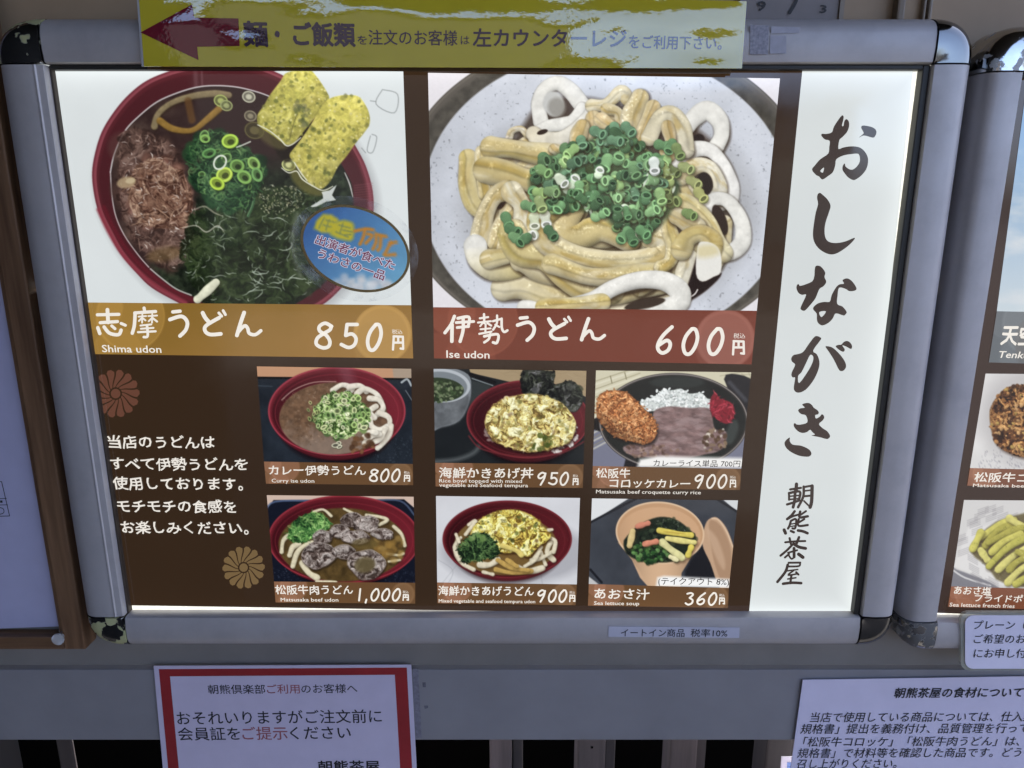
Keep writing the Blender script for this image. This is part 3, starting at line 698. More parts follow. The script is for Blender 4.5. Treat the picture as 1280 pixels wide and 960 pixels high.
def bowl(c, cx, cy, rx, ry, rim=(146, 54, 66), wall=(118, 38, 48), body=(84, 26, 34), depth=10):
    c.ell(cx, cy + depth * 1.4, rx * .86, ry * .93, np.array(body) * .35, 0, 8, .7)
    c.ell(cx, cy + depth * .75, rx * .9, ry * .97, body, 0, 2); c.ell(cx, cy + depth * .35, rx * .97, ry, np.array(body) * 1.15, 0, 1)
    c.ell(cx, cy, rx, ry, rim, 0, .8); c.ell(cx, cy, rx - .8, ry - .8, np.minimum(np.array(rim) * 1.3, 230), 0, .8, .7, ring=1.1)
    c.ell(cx, cy + .4, rx - 2.6, ry - 2.2, wall, 0, 1)
    sl, m = c.ell(cx, cy + 2, rx - 5, ry - 4, np.array(wall) * .9, 0, 3)
    c.mul(sl, m, -.25 * np.clip((cx - c.U[sl]) / rx, -1, 1)); c.ell(cx, cy + 2.5, rx - 9, ry - 7, np.minimum(np.array(rim) * 1.25, 230), 0, .9, .45, ring=.9)

def art_curry_udon():
    c = Can(318, 455, 520, 584, 3, (40, 46, 54)); full = (slice(None),) * 2
    c.im *= (.8 + .5 * c.noise(full, 20, 3))[..., None]
    c.poly([(318, 455), (520, 455), (520, 473), (318, 471)], (196, 146, 110), 0); c.poly([(490, 455), (520, 455), (520, 473), (492, 472)], (170, 150, 130), 0)
    c.line([(318, 472), (520, 474)], 2.5, (16, 18, 20)); c.line([(318, 482), (340, 483)], 1.5, (70, 82, 92), .7); c.line([(502, 478), (509, 474), (514, 482)], 2.5, (196, 204, 208), .8); c.line([(507, 488), (516, 502)], 1, (150, 158, 164), .7)
    c.flecks([(480, 545), (518, 545), (518, 578), (470, 578)], 80, .8, 1.6, .9, [(90, 104, 116)], .6)
    bowl(c, 421, 514, 86, 55.5)
    sl, m = c.ell(417, 523, 68, 45, (116, 88, 66), 0, 1.5); c.mul(sl, m, (c.noise(sl, 5, 4, 4) - .5) * .5)
    c.mix(sl, m * np.clip((c.V[sl] - 530 + (c.noise(sl, 12, 6) - .5) * 40) / 24, 0, 1) * .6, (150, 134, 124))
    c.flecks([(352, 500), (380, 485), (410, 482), (420, 520), (400, 555), (370, 548), (352, 525)], 220, 1, 4, .9, [(150, 122, 98), (88, 66, 46), (168, 146, 126)], .6)
    c.line([(352, 500), (368, 487), (392, 478), (420, 477)], 1.2, (196, 176, 160), .7)
    for p in ([(416, 488), (428, 481), (440, 486), (432, 492)], [(436, 484), (450, 482), (458, 489)], [(446, 492), (456, 486), (470, 492), (476, 502)], [(462, 498), (474, 500), (479, 510), (472, 518)], [(470, 508), (462, 514), (468, 522)], [(474, 516), (486, 522), (486, 534), (478, 540)], [(462, 520), (464, 532), (474, 537), (484, 533)], [(489, 532), (486, 544), (477, 556), (472, 560)], [(482, 536), (476, 548), (466, 553)], [(456, 554), (464, 546), (474, 543)], [(456, 546), (462, 540), (470, 541)]):
        c.tube(p, 6.8, (222, 214, 196), .78, 1.06, .35, 1.1, tail=(228, 222, 206))
    c.blobs([(436, 545), (458, 540), (470, 556), (450, 566), (436, 560)], 20, 2, 5, [(110, 76, 48), (132, 92, 60), (86, 58, 38)], .8, 2)
    hp = [(392, 515), (404, 496), (424, 490), (446, 496), (458, 510), (462, 528), (448, 542), (430, 550), (410, 544), (396, 532)]
    c.blobs(hp, 70, 3, 6, [(92, 128, 66), (120, 152, 84), (74, 104, 56)], .8, 2)
    c.crust(hp, 5, [(70, 92, 46), (112, 144, 78), (160, 188, 116), (206, 216, 164)], 3, 2.6, 1.6, 3)
    c.rings(hp, 80, 2.0, 4.6, [(160, 190, 112), (190, 208, 142), (134, 170, 96), (204, 214, 160), (110, 146, 84)], .45, .9, (60, 80, 44))
    c.rings([(384, 512), (392, 500), (398, 520), (388, 530)], 8, 2, 3.5, [(180, 176, 120), (150, 160, 100)], .5); c.rings([(418, 550), (432, 552), (426, 560), (416, 558)], 3, 3, 6, [(190, 186, 160)], .6)
    c.line([(430, 458), (436, 476)], 16, (190, 165, 180), .18, 10)
    return c

def art_beef_udon():
    c = Can(330, 615, 524, 734, 3, (30, 34, 48)); full = (slice(None),) * 2
    c.poly([(330, 615), (524, 615), (524, 640), (505, 624), (342, 625), (330, 640)], (206, 180, 164), 0, 1)
    c.line([(332, 640), (344, 627), (400, 626)], 2.2, (92, 112, 150), .8); c.line([(462, 626), (500, 626), (518, 644)], 2.2, (84, 100, 130), .8)
    c.flecks([(336, 712), (370, 712), (380, 730), (340, 730)], 80, .6, 1.5, .9, [(84, 96, 120)], .6); c.flecks([(490, 716), (520, 712), (520, 730), (480, 730)], 60, .6, 1.5, .9, [(84, 96, 120)], .6)
    bowl(c, 430, 674, 95, 55, (138, 46, 56), (112, 34, 44), (92, 28, 36), 6)
    sl, m = c.ell(428, 681, 80, 46, (96, 76, 42), 0, 2); c.mul(sl, m, (c.noise(sl, 9, 4, 4) - .5) * .7)
    for p, w in (([(352, 690), (354, 676), (362, 668)], 6), ([(362, 694), (366, 684), (374, 680)], 8), ([(366, 708), (372, 690), (384, 680), (396, 678)], 7), ([(378, 704), (386, 716), (396, 722)], 9), ([(392, 640), (404, 637), (414, 645)], 4), ([(430, 636), (446, 644), (456, 648)], 4), ([(458, 644), (474, 646), (484, 650), (474, 656)], 5), ([(492, 658), (502, 668), (506, 682)], 5), ([(396, 727), (420, 728)], 5), ([(484, 692), (498, 694), (504, 692)], 4), ([(486, 702), (500, 700)], 4)):
        c.tube(p, w * .85, (214, 204, 172), .74, 1.06, .4, 1.3)
    c.blobs([(470, 670), (500, 668), (504, 700), (486, 712), (470, 700)], 30, 3, 6, [(150, 116, 56), (120, 90, 44), (170, 138, 74)], .6, 3)
    hp = [(360, 672), (364, 656), (378, 645), (394, 640), (408, 646), (414, 658), (400, 666), (386, 676), (370, 678)]
    c.crust(hp, 5, [(40, 74, 40), (66, 112, 56), (96, 146, 76), (140, 180, 104)], 3, 2.2, 1.6, 2); c.flecks(hp, 130, 4, 12, 1.3, [(88, 146, 70), (120, 172, 88), (48, 90, 48), (70, 122, 62), (150, 190, 110)], .85)
    def meat(cx, cy, rx, ry, k=1.0):
        pts = [(cx + rx * math.cos(a) * (.82 + .3 * c.rng.rand()), cy + ry * math.sin(a) * (.82 + .3 * c.rng.rand())) for a in np.linspace(0, 6.28, 11)[:-1]]
        c.poly([(x + 1, y + 2) for x, y in pts], (34, 26, 20), 4, 3, .6); c.poly(pts, np.array((118, 104, 100)) * k, 4, 1.4)
        c.crust(pts, 6.5, [(74, 60, 54), (104, 90, 84), (126, 113, 107), (148, 136, 130), (172, 162, 156)], int(cx), 2.0, 1.6, 1.6); q_ = catmull(pts, 3, True); c.line([tuple(v) for v in q_[len(q_) // 2:]], 1.1, (186, 176, 170), .55); c.flecks(pts, 14, 2, 6, .9, [(206, 196, 192), (60, 48, 44)], .6)
    meat(440, 650, 14, 9, 1.1); meat(458, 655, 16, 10, 1.15); meat(404, 671, 13, 9, .95); meat(424, 664, 12, 9, .85); meat(446, 672, 18, 9); meat(478, 668, 14, 7, .9); meat(398, 694, 21, 17); meat(430, 690, 16, 9, .9); meat(458, 706, 24, 19, 1.05)
    c.ell(456, 706, 13, 10, (110, 98, 66), -.2, 4, .85); c.ell(456, 680, 16, 7, (112, 96, 54), 0, 4, .6)
    return c

CRISP = [(222, 204, 124), (232, 216, 146), (208, 186, 108), (198, 170, 96), (238, 226, 172), (214, 196, 104)]
def art_kakiage_don():
    c = Can(538, 456, 740, 585, 3, (40, 44, 46)); full = (slice(None),) * 2
    c.im *= (.85 + .3 * c.noise(full, 24, 3))[..., None]
    c.poly([(585, 456), (740, 456), (740, 500), (720, 490), (640, 478), (588, 466)], (168, 146, 112), 0, 1); c.flecks([(640, 458), (735, 460), (735, 490), (650, 476)], 60, 10, 30, .8, [(150, 128, 96), (184, 162, 128)], .4, .15, .1)
    c.line([(588, 468), (618, 478)], 5, (28, 28, 30)); c.line([(590, 473), (616, 482)], 1.4, (150, 160, 162), .8)
    c.poly([(588, 475), (614, 482), (588, 520)], (60, 66, 66), 0, 2)
    c.line([(544, 577), (572, 574), (592, 566), (600, 556)], 5, (120, 126, 128), .6, 5)
    c.poly([(536, 464), (560, 459), (585, 468), (589, 485), (586, 505), (574, 526), (552, 534), (536, 534)], (128, 134, 140), 4, 1.2)
    sl, m = c.poly([(536, 500), (560, 498), (584, 486), (586, 505), (574, 526), (552, 534), (536, 534)], (104, 108, 112), 3, 5); c.mul(sl, m, (c.noise(sl, 9, 6, 4) - .5) * .5)
    c.ell(552, 482, 36, 21, (178, 184, 190), .05, 1); c.ell(551, 483, 33, 18.5, (126, 134, 140), .05, 1.2); c.ell(548, 487, 32, 15, (60, 72, 50), .05, 1)
    c.blobs([(542, 478), (570, 478), (578, 488), (562, 500), (542, 502)], 90, 1, 3, [(76, 96, 62), (112, 128, 92), (48, 60, 42), (140, 150, 116)], .8, 1)
    bowl(c, 660, 524, 77, 49, (118, 44, 50), (98, 34, 40), (70, 24, 30), 9)
    nori = [(652, 466), (664, 461), (680, 463), (694, 466), (692, 480), (704, 478), (714, 476), (724, 484), (729, 500), (720, 515), (706, 512), (690, 500), (668, 496), (654, 490)]
    c.poly(nori, (42, 46, 40), 3, 1.2); c.crust(nori, 8, [(24, 26, 24), (44, 48, 42), (66, 70, 58), (104, 104, 104)], 2, 3.0, 1.6, 2); c.blobs(nori, 10, 2, 6, [(62, 68, 56), (32, 34, 32), (78, 80, 76), (52, 60, 44), (96, 96, 98)], .7, 2); c.flecks(nori, 70, 2, 7, 1, [(108, 108, 106), (24, 26, 24), (88, 96, 72)], .6)
    c.blobs([(706, 540), (718, 528), (722, 545), (712, 560), (690, 566)], 60, 1.5, 3, [(226, 220, 214), (206, 198, 194)], .9, 1, hi=.05); c.blobs([(606, 535), (616, 540), (620, 552), (610, 550)], 20, 2, 4, [(150, 130, 124), (110, 92, 88)], .8, 1.5)
    kg = [(606, 527), (612, 512), (630, 498), (648, 494), (664, 492), (684, 496), (702, 504), (716, 520), (720, 532), (712, 552), (690, 560), (662, 565), (640, 560), (620, 552), (610, 540)]
    c.poly([(x + 1, y + 4) for x, y in kg], (44, 22, 18), 4, 4, .7); c.poly(kg, (196, 172, 104), 4, 1.6)
    c.blobs(kg, 90, 1.2, 3.6, CRISP, .8, 1.2, hi=.06); c.crust(kg, 6.0, [(128, 104, 56), (188, 162, 88), (216, 198, 118), (230, 216, 142), (242, 234, 182)], 4, 2.3, 1.5, 2.0); c.blobs(kg, 60, 1.2, 3.4, [(120, 124, 62), (104, 104, 54), (140, 110, 76), (150, 140, 74)], .6, 1.8); c.flecks(kg, 60, 2, 5, 1.1, [(250, 244, 206), (140, 108, 60)], .7)
    c.blobs([(668, 545), (690, 548), (688, 562), (668, 562)], 16, 2, 4, [(84, 96, 40), (110, 116, 60)], .8, 1.2)
    c.line([(586, 545), (600, 560), (630, 568), (668, 571), (705, 565), (730, 552)], 2, (120, 48, 52), .8, 1)
    return c

def art_kakiage_udon():
    c = Can(540, 615, 730, 736, 3, (206, 207, 212)); full = (slice(None),) * 2
    c.im *= (.96 + .08 * c.noise(full, 40, 3))[..., None]
    c.line([(548, 700), (566, 713), (560, 730)], 1, (170, 172, 178), .7); c.line([(676, 716), (678, 730)], 1.2, (176, 178, 182), .7); c.line([(552, 730), (572, 705)], 1, (180, 182, 186), .7)
    c.ell(642, 690, 92, 42, (150, 150, 158), 0, 16, .6)
    bowl(c, 634, 674, 81, 48.5, (112, 40, 46), (94, 30, 36), (88, 32, 38), 7)
    sl, m = c.ell(632, 681, 64, 38, (124, 96, 52), 0, 2)
    for p, w in (([(572, 676), (570, 690), (578, 704), (592, 712)], 7), ([(586, 656), (594, 652), (582, 668)], 6), ([(600, 706), (612, 706), (622, 700)], 9), ([(648, 710), (662, 714), (678, 710)], 9), ([(664, 704), (672, 692), (676, 684)], 6), ([(676, 690), (682, 706)], 5), ([(688, 678), (684, 690), (692, 700)], 8), ([(680, 664), (690, 662)], 5), ([(604, 715), (616, 718)], 5), ([(664, 700), (676, 698), (690, 690)], 6), ([(656, 708), (668, 700), (674, 690)], 6), ([(576, 672), (568, 684), (574, 700)], 5), ([(684, 672), (694, 676), (692, 690)], 6), ([(570, 668), (574, 678)], 5)):
        c.tube(p, w * .85, (218, 208, 180), .74, 1.06, .4, 1.3)
    for p in ([(620, 712), (640, 716), (664, 714)], [(622, 700), (640, 710), (660, 713)], [(634, 700), (646, 708)]): c.tube(p, 6, (196, 160, 84), .7, 1.1, .3, 1.2)
    kg = [(588, 668), (600, 650), (616, 641), (636, 637), (656, 640), (672, 650), (684, 664), (688, 672), (672, 684), (660, 696), (648, 690), (626, 690), (610, 676)]
    c.poly([(x + 1, y + 3) for x, y in kg], (60, 36, 16), 4, 3, .7); c.poly(kg, (200, 176, 84), 4, 1.5)
    PAL = [(228, 208, 92), (240, 222, 112), (206, 182, 78), (186, 156, 66), (238, 226, 140), (216, 194, 70)]
    c.blobs(kg, 90, 1.1, 3.2, PAL, .8, 1.2, hi=.06); c.crust(kg, 5.5, [(134, 106, 44), (190, 164, 70), (220, 200, 88), (234, 220, 114), (244, 236, 162)], 9, 2.3, 1.5, 2.0); c.blobs(kg, 36, 1.2, 3, [(110, 118, 60), (120, 90, 50), (80, 86, 44)], .75, 1.4); c.flecks(kg, 50, 2, 5, 1, [(250, 240, 180), (130, 100, 46)], .7)
    c.tube([(628, 682), (645, 688), (652, 694)], 6, (220, 200, 110), .75)
    hp = [(572, 686), (580, 674), (594, 666), (610, 668), (622, 680), (624, 692), (610, 700), (592, 704), (578, 700)]
    c.crust(hp, 5, [(24, 38, 26), (40, 62, 38), (62, 90, 52), (96, 126, 74)], 3, 2.6, 1.6, 3); c.flecks(hp, 90, 3, 9, 1.3, [(84, 118, 66), (110, 142, 84), (34, 56, 36), (64, 94, 54)], .8); c.blobs([(585, 672), (600, 667), (606, 676), (592, 682)], 14, 2, 4, [(104, 140, 74), (132, 160, 96)], .7, 1.5)
    return c

def art_croquette():
    c = Can(736, 458, 944, 590, 3, (120, 122, 142)); full = (slice(None),) * 2
    c.poly([(736, 458), (944, 458), (944, 500), (860, 470), (770, 500), (736, 530)], (206, 200, 172), 0, 1)
    for i in range(9): c.line([(740, 478 + i * 10), (800, 458 + i * 8.5)], 1.1, (150, 142, 110), .7); c.line([(740, 482 + i * 10), (800, 462 + i * 8.5)], 2, (226, 222, 198), .6, 1.5)
    c.line([(763, 470), (765, 479)], 1.2, (140, 132, 100)); c.line([(781, 466), (783, 474)], 1.2, (140, 132, 100))
    for i in range(5): c.line([(900 + i * 9, 470 - i * 1), (944, 462 + i * 6)], 1, (160, 152, 124), .6)
    c.poly([(905, 474), (922, 468), (944, 480), (944, 520), (930, 520)], (44, 44, 48), 3, 1.5); c.line([(912, 478), (932, 500)], 5, (90, 92, 100), .6, 3)
    c.poly([(736, 526), (752, 520), (752, 540), (736, 535)], (30, 28, 28), 0, 2)
    c.poly([(782, 574), (800, 580), (800, 590), (778, 590)], (30, 30, 36), 0, 2)
    c.ell(842, 527, 93.5, 61, (64, 60, 58), 0, .8); c.ell(842, 527, 92, 59.5, (150, 142, 138), 0, .8, .9, ring=1.5); sl, m = c.ell(842, 527, 89.5, 57.5, (38, 42, 40), 0, 2)
    c.mul(sl, m, (c.noise(sl, 22, 4) - .5) * .5); c.ell(846, 478, 34, 7, (60, 66, 64), 0, 6, .7); c.ell(915, 540, 7, 16, (76, 84, 82), .3, 5, .7)
    rice = [(800, 502), (812, 498), (824, 492), (828, 487), (840, 488), (850, 486), (862, 492), (876, 491), (884, 498), (890, 500), (888, 512), (860, 514), (820, 514), (806, 512)]
    c.poly(rice, (206, 212, 208), 3, 1.4); c.blobs(rice, 260, 1, 2.2, [(232, 236, 234), (214, 220, 218), (190, 198, 196), (240, 242, 240)], .9, .8, hi=.05)
    for x, y in c.inside([(800, 500), (830, 486), (880, 490), (890, 500)], 30): c.ell(x, y, 2, 1.1, (228, 232, 230), c.rng.rand() * 3)
    cur = [(820, 512), (838, 508), (862, 510), (884, 510), (890, 520), (894, 536), (908, 540), (906, 556), (898, 564), (882, 568), (850, 574), (812, 572), (786, 568), (780, 558), (806, 552), (820, 540), (816, 522)]
    sl, m = c.poly(cur, (132, 106, 104), 4, 2); c.mul(sl, m, (c.noise(sl, 9, 4, 4, 2.2, .15) - .5) * .55); c.mix(sl, m * np.clip((c.noise(sl, 14, 8, 3, 3) - .52) * 5, 0, 1) * .5, (168, 146, 146))
    c.blobs([(882, 540), (905, 536), (908, 556), (890, 566), (878, 560)], 40, 1.5, 3.5, [(110, 86, 64), (90, 66, 46), (150, 126, 100), (206, 196, 182)], .8, 1.2); c.blobs([(782, 558), (810, 552), (846, 562), (840, 570), (790, 570)], 60, 1, 3, [(140, 110, 92), (100, 74, 62), (164, 136, 120)], .7, 1.2)
    gin = [(888, 500), (894, 490), (900, 498), (912, 502), (918, 510), (916, 524), (908, 530), (896, 524), (888, 514)]
    c.poly(gin, (140, 32, 48), 3, 1.5); c.flecks(gin, 70, 3, 9, 1.6, [(188, 52, 70), (150, 30, 48), (206, 80, 96), (110, 22, 36)], .85)
    cro = [(746, 506), (750, 494), (760, 489), (778, 489), (790, 496), (804, 510), (816, 522), (821, 536), (816, 550), (802, 554), (782, 550), (766, 544), (752, 530), (746, 518)]
    c.poly([(x + 2, y + 4) for x, y in cro], (24, 18, 16), 4, 4, .7); c.poly(cro, (160, 96, 52), 4, 1.6); c.crust(cro, 3.0, [(138, 80, 42), (166, 102, 56), (186, 122, 72), (206, 148, 98)], 6, 2.0, 1.2, 1.4); c.blobs(cro, 160, .8, 1.9, [(188, 122, 70), (200, 138, 84), (156, 92, 50), (144, 84, 46), (208, 152, 100), (172, 106, 58)], .8, .9, hi=.06)
    sl, m = c.poly(cro, None, 4, 3); c.mul(sl, m, -.42 * np.clip(((c.V[sl] - 528) * .8 - (c.U[sl] - 785) * .45) / 24, 0, 1) + .08)
    for x, y in [catmull(cro, 4, True)[i] for i in range(0, 56)]: c.ell(x + c.rng.randn(), y + c.rng.randn(), 1.6, 1, (170, 106, 58), c.rng.rand() * 3, .8, .8)
    c.poly([(800, 574), (822, 570), (944, 573), (944, 585), (796, 584)], (236, 234, 230), 0, 5)
    return c

def art_soup():
    c = Can(730, 618, 930, 740, 3, (70, 74, 82)); full = (slice(None),) * 2
    c.im *= (.88 + .24 * c.noise(full, 22, 3))[..., None]
    c.poly([(730, 618), (794, 618), (740, 652), (730, 656)], (216, 218, 220), 0, 1); c.poly([(896, 618), (930, 618), (930, 642), (920, 638)], (206, 210, 212), 0, 1)
    c.line([(736, 654), (792, 625), (800, 623)], 3, (46, 48, 54)); c.line([(898, 625), (922, 640)], 3, (46, 48, 54)); c.line([(738, 712), (752, 728)], 3, (40, 42, 48)); c.poly([(730, 716), (748, 730), (730, 736)], (190, 190, 190), 0, 1.5)
    c.poly([(870, 690), (884, 684), (896, 720), (856, 722)], (34, 34, 38), 3, 4, .8)
    lid = [(882, 655), (890, 647), (898, 648), (908, 660), (916, 680), (918, 692), (914, 735), (900, 735), (888, 704), (878, 680)]
    c.poly(lid, (196, 160, 128), 4, 1.2); c.poly([(886, 656), (893, 651), (904, 662), (914, 690), (912, 735), (904, 732), (892, 700)], (176, 140, 110), 4, 2); c.line([(890, 648), (898, 650), (908, 664), (916, 684)], 1.6, (222, 192, 162), .9); c.poly([(884, 662), (892, 690), (904, 712), (906, 700), (896, 672)], (206, 172, 142), 4, 4, .6)
    c.poly([(772, 678), (878, 676), (868, 690), (852, 716), (850, 740), (816, 740), (800, 722), (790, 700)], (206, 168, 132), 0, 1.2)
    sl, m = c.poly([(772, 678), (878, 676), (852, 716), (850, 740), (816, 740), (790, 700)], None, 0, 2); c.mul(sl, m, -.25 * np.abs((c.U[sl] - 825) / 40) ** 2 + .04)
    c.ell(825, 666, 55.5, 39, (222, 188, 152), .08, 1); c.ell(825, 666, 53.5, 37, (196, 152, 112), .08, 1.5); sl, m = c.ell(825, 668, 51, 34, (208, 164, 124), .08, 2)
    c.mul(sl, m, -.2 * np.clip((700 - c.U[sl] + 90) / 60, 0, 1))
    sp = [(782, 690), (780, 676), (792, 662), (806, 652), (826, 646), (846, 650), (862, 662), (870, 672), (866, 688), (852, 698), (834, 703), (806, 702), (792, 698)]
    c.poly(sp, (44, 54, 42), 4, 2); c.blobs(sp, 120, 1.5, 4, [(34, 44, 34), (60, 74, 54), (26, 32, 28), (76, 90, 66)], .6, 1.5); c.flecks([(815, 650), (845, 650), (862, 664), (840, 668)], 30, 1, 3, 1, [(150, 160, 140), (110, 120, 100)], .7)
    c.blobs([(790, 686), (804, 678), (830, 680), (838, 694), (822, 703), (800, 702)], 90, 1.5, 3.4, [(56, 96, 50), (78, 120, 62), (38, 66, 40), (100, 140, 80)], .85, 1, hi=.15)
    for p, w, col in (([(824, 663), (846, 667), (864, 669)], 7, (226, 206, 92)), ([(834, 673), (852, 676), (868, 678)], 7, (226, 214, 130)), ([(828, 678), (840, 688), (852, 697)], 9, (218, 212, 150)), ([(864, 684), (860, 694)], 7, (222, 204, 90)), ([(787, 682), (791, 664)], 8, (214, 190, 130)), ([(838, 696), (846, 700)], 6, (226, 218, 166)), ([(797, 658), (810, 654)], 7, (216, 136, 110)), ([(806, 680), (820, 677)], 7, (220, 140, 110))):
        c.tube(p, w, col, .72, 1.1, .5, .8)
    c.ell(843, 666, 14, 1.2, (180, 150, 60), .1, 1, .5)
    c.poly([(822, 722), (830, 720), (912, 724), (912, 735), (820, 733)], (238, 238, 236), 0, 4)
    return c

def art_sky():
    c = Can(1236, 84, 1345, 396, 1.6, (120, 160, 200)); full = (slice(None),) * 2
    t = (c.V - 84) / 310.0
    c.im[:] = np.array((104, 150, 204)) * (1 - t)[..., None] + np.array((196, 208, 214)) * t[..., None]
    n = np.clip((fbm(c.U / 60, c.V / 22, 3, 5) - .45) * 3, 0, 1) * np.clip(t * 1.6, 0, .9)
    c.im[:] = c.im * (1 - n[..., None]) + np.array((206, 212, 216)) * n[..., None]
    return c

def art_croquette_plate():
    c = Can(1205, 462, 1345, 592, 2.4, (214, 212, 210)); full = (slice(None),) * 2
    c.im *= (.95 + .1 * c.noise(full, 40, 2))[..., None]; c.ell(1285, 520, 62, 60, (176, 172, 172), 0, 22, .6)
    c.flecks([(1226, 575), (1240, 562), (1345, 575), (1345, 590), (1222, 590)], 260, 1.5, 4, .8, [(120, 116, 130), (150, 146, 156)], .7, 1.2, .5)
    cro = [(1237, 522), (1241, 504), (1256, 486), (1276, 481), (1300, 482), (1325, 500), (1335, 530), (1320, 560), (1290, 572), (1262, 566), (1244, 552)]
    c.poly([(x + 1, y + 3) for x, y in cro], (70, 50, 40), 4, 4, .6); c.poly(cro, (140, 96, 56), 4, 1.6); c.crust(cro, 5.5, [(58, 36, 24), (110, 70, 40), (160, 110, 62), (196, 148, 92)], 6, 3.2, 1.6, 2); c.blobs(cro, 200, 1.2, 3, [(186, 134, 80), (160, 108, 60), (110, 70, 40), (206, 160, 106), (90, 56, 36), (190, 156, 84), (70, 46, 32)], .85, .9, hi=.15)
    return c

def art_fries():
    c = Can(1178, 620, 1345, 742, 2.4, (206, 204, 202)); full = (slice(None),) * 2
    c.poly([(1178, 700), (1196, 712), (1230, 724), (1262, 742), (1178, 742)], (130, 130, 138), 0, 2)
    c.line([(1188, 710), (1206, 722), (1238, 732)], 2, (226, 224, 222), .8); c.poly([(1192, 708), (1230, 724), (1260, 734), (1345, 734), (1345, 640), (1210, 660)], (216, 214, 212), 0, 3)
    for k in range(46):
        x, y = 1196 + c.rng.rand() * 90, 630 + c.rng.rand() * 100; a = .5 if y > 690 else -.35
        for j in range(4): c.line([(x - 7 * math.cos(a), y + j * 2.2 - 7 * math.sin(a)), (x + 7 * math.cos(a), y + j * 2.2 + 7 * math.sin(a))], .8, (130, 126, 132), .5)
    FR = [(206, 198, 96), (190, 184, 84), (214, 206, 116), (176, 168, 76)]
    c.poly([(1214, 690), (1225, 668), (1262, 646), (1345, 640), (1345, 730), (1258, 730), (1234, 708)], (96, 84, 44), 3, 3, .8)
    for p in ([(1226, 672), (1250, 656), (1268, 650)], [(1232, 682), (1246, 664), (1266, 656)], [(1262, 648), (1280, 660)], [(1216, 686), (1226, 666)], [(1226, 688), (1234, 700)], [(1236, 678), (1264, 664), (1280, 660)], [(1240, 690), (1256, 676), (1276, 668)], [(1236, 708), (1258, 686), (1282, 672), (1310, 660)], [(1248, 712), (1268, 694), (1290, 682)], [(1272, 690), (1300, 700)], [(1262, 712), (1272, 702), (1290, 694)], [(1260, 728), (1276, 712), (1300, 700)], [(1270, 730), (1300, 712)], [(1290, 690), (1320, 670)], [(1300, 720), (1330, 690)]):
        c.tube(p, 9, FR[c.rng.randint(4)], .66, 1.12, .5, .9)
    c.flecks([(1216, 690), (1226, 668), (1345, 645), (1345, 728), (1260, 728)], 300, .6, 1.6, .9, [(120, 124, 50), (100, 108, 46), (230, 224, 150)], .6)
    return c

def art_band(box, top, bot, disc_l, disc_r):
    """Price band: a soft gradient with pale round shapes."""
    u0, v0, u1, v1 = box; c = Can(u0 - 2, v0 - 2, u1 + 2, v1 + 2, 1.6, top); h = v1 - v0
    t = np.clip((c.U - u0) / (u1 - u0), 0, 1); n = fbm(c.U / 40, c.V / 40, 4, 3)
    k = np.clip(t * .7 + (c.V - v0) / h * .3 + (n - .5) * .5, 0, 1)[..., None]
    c.im[:] = np.array(top, float) * (1 - k) + np.array(bot, float) * k
    for i, (x, y, rr, a) in enumerate(((.10, .08, .42, .55), (.02, .95, .5, .35), (.27, .25, .62, .5), (.2, .9, .45, .3))):
        c.ell(u0 + x * 3.2 * h, v0 + y * h, rr * h, rr * h, disc_l, 0, 1.2, a)
    c.ell(u0 + .27 * 3.2 * h + 1, v0 + .25 * h, .60 * h, .60 * h, np.array(disc_l) * 1.1, 0, 1.5, .35, ring=1.2)
    x = u1 - .55 * h; c.ell(x, v0 + .56 * h, .52 * h, .52 * h, disc_r, 0, 1.2, .75); c.ell(x, v0 + .56 * h, .47 * h, .47 * h, np.array(disc_r) * 1.08, 0, 3, .5, ring=2); c.ell(x - .1 * h, v0 + .75 * h, .42 * h, .42 * h, np.array(disc_r) * .9, 0, 3, .35)
    return c

def art_sticker():
    c = Can(366, 244, 524, 376, 3, (60, 100, 160))
    t = np.clip((c.U - 380) / 130 * .6 + (c.V - 256) / 110 * .5, 0, 1)[..., None]
    c.im[:] = np.array((44, 84, 150)) * (1 - t) + np.array((112, 172, 208)) * t
    c.im *= (.94 + .12 * fbm(c.U / 14, c.V / 14, 4, 3))[..., None]
    cl = [(416, 352), (430, 346), (442, 350), (452, 344), (466, 352), (480, 352), (490, 360), (470, 372), (430, 368)]
    c.blobs(cl, 60, 3, 8, [(206, 208, 216), (190, 196, 208), (220, 222, 226)], .5, 5)
    yel = (196, 184, 44); org = (200, 132, 40); tr = lambda p: [(370 + x / 8, 250 + y / 8) for x, y in p]
    c.poly(tr([(270, 140), (420, 190), (350, 330), (180, 285)]), yel, 2, 4, .95); c.poly(tr([(420, 210), (540, 215), (580, 260), (570, 390), (500, 405), (340, 345)]), yel, 2, 5, .95)
    for p in ([(280, 180), (230, 280)], [(300, 200), (390, 225)], [(270, 250), (350, 270)], [(330, 200), (300, 300)], [(430, 250), (540, 280)], [(470, 230), (440, 330)], [(400, 320), (520, 370)], [(470, 300), (560, 320)], [(490, 350), (550, 345)]):
        c.line(tr(p), 1.6, (112, 130, 96), .8, 2)
    for p in ([(590, 310), (700, 290), (770, 300)], [(690, 300), (670, 380), (640, 440)], [(720, 340), (760, 360), (700, 430)], [(800, 340), (800, 420), (770, 490)], [(850, 370), (840, 470), (820, 500)], [(830, 350), (900, 365)], [(950, 420), (900, 520), (890, 550), (990, 545)], [(1000, 420), (940, 440)]):
        c.line(tr(p), 4.2, org, .95, 3.2)
    c.im = np.clip(c.im, 0, 245)
    return c

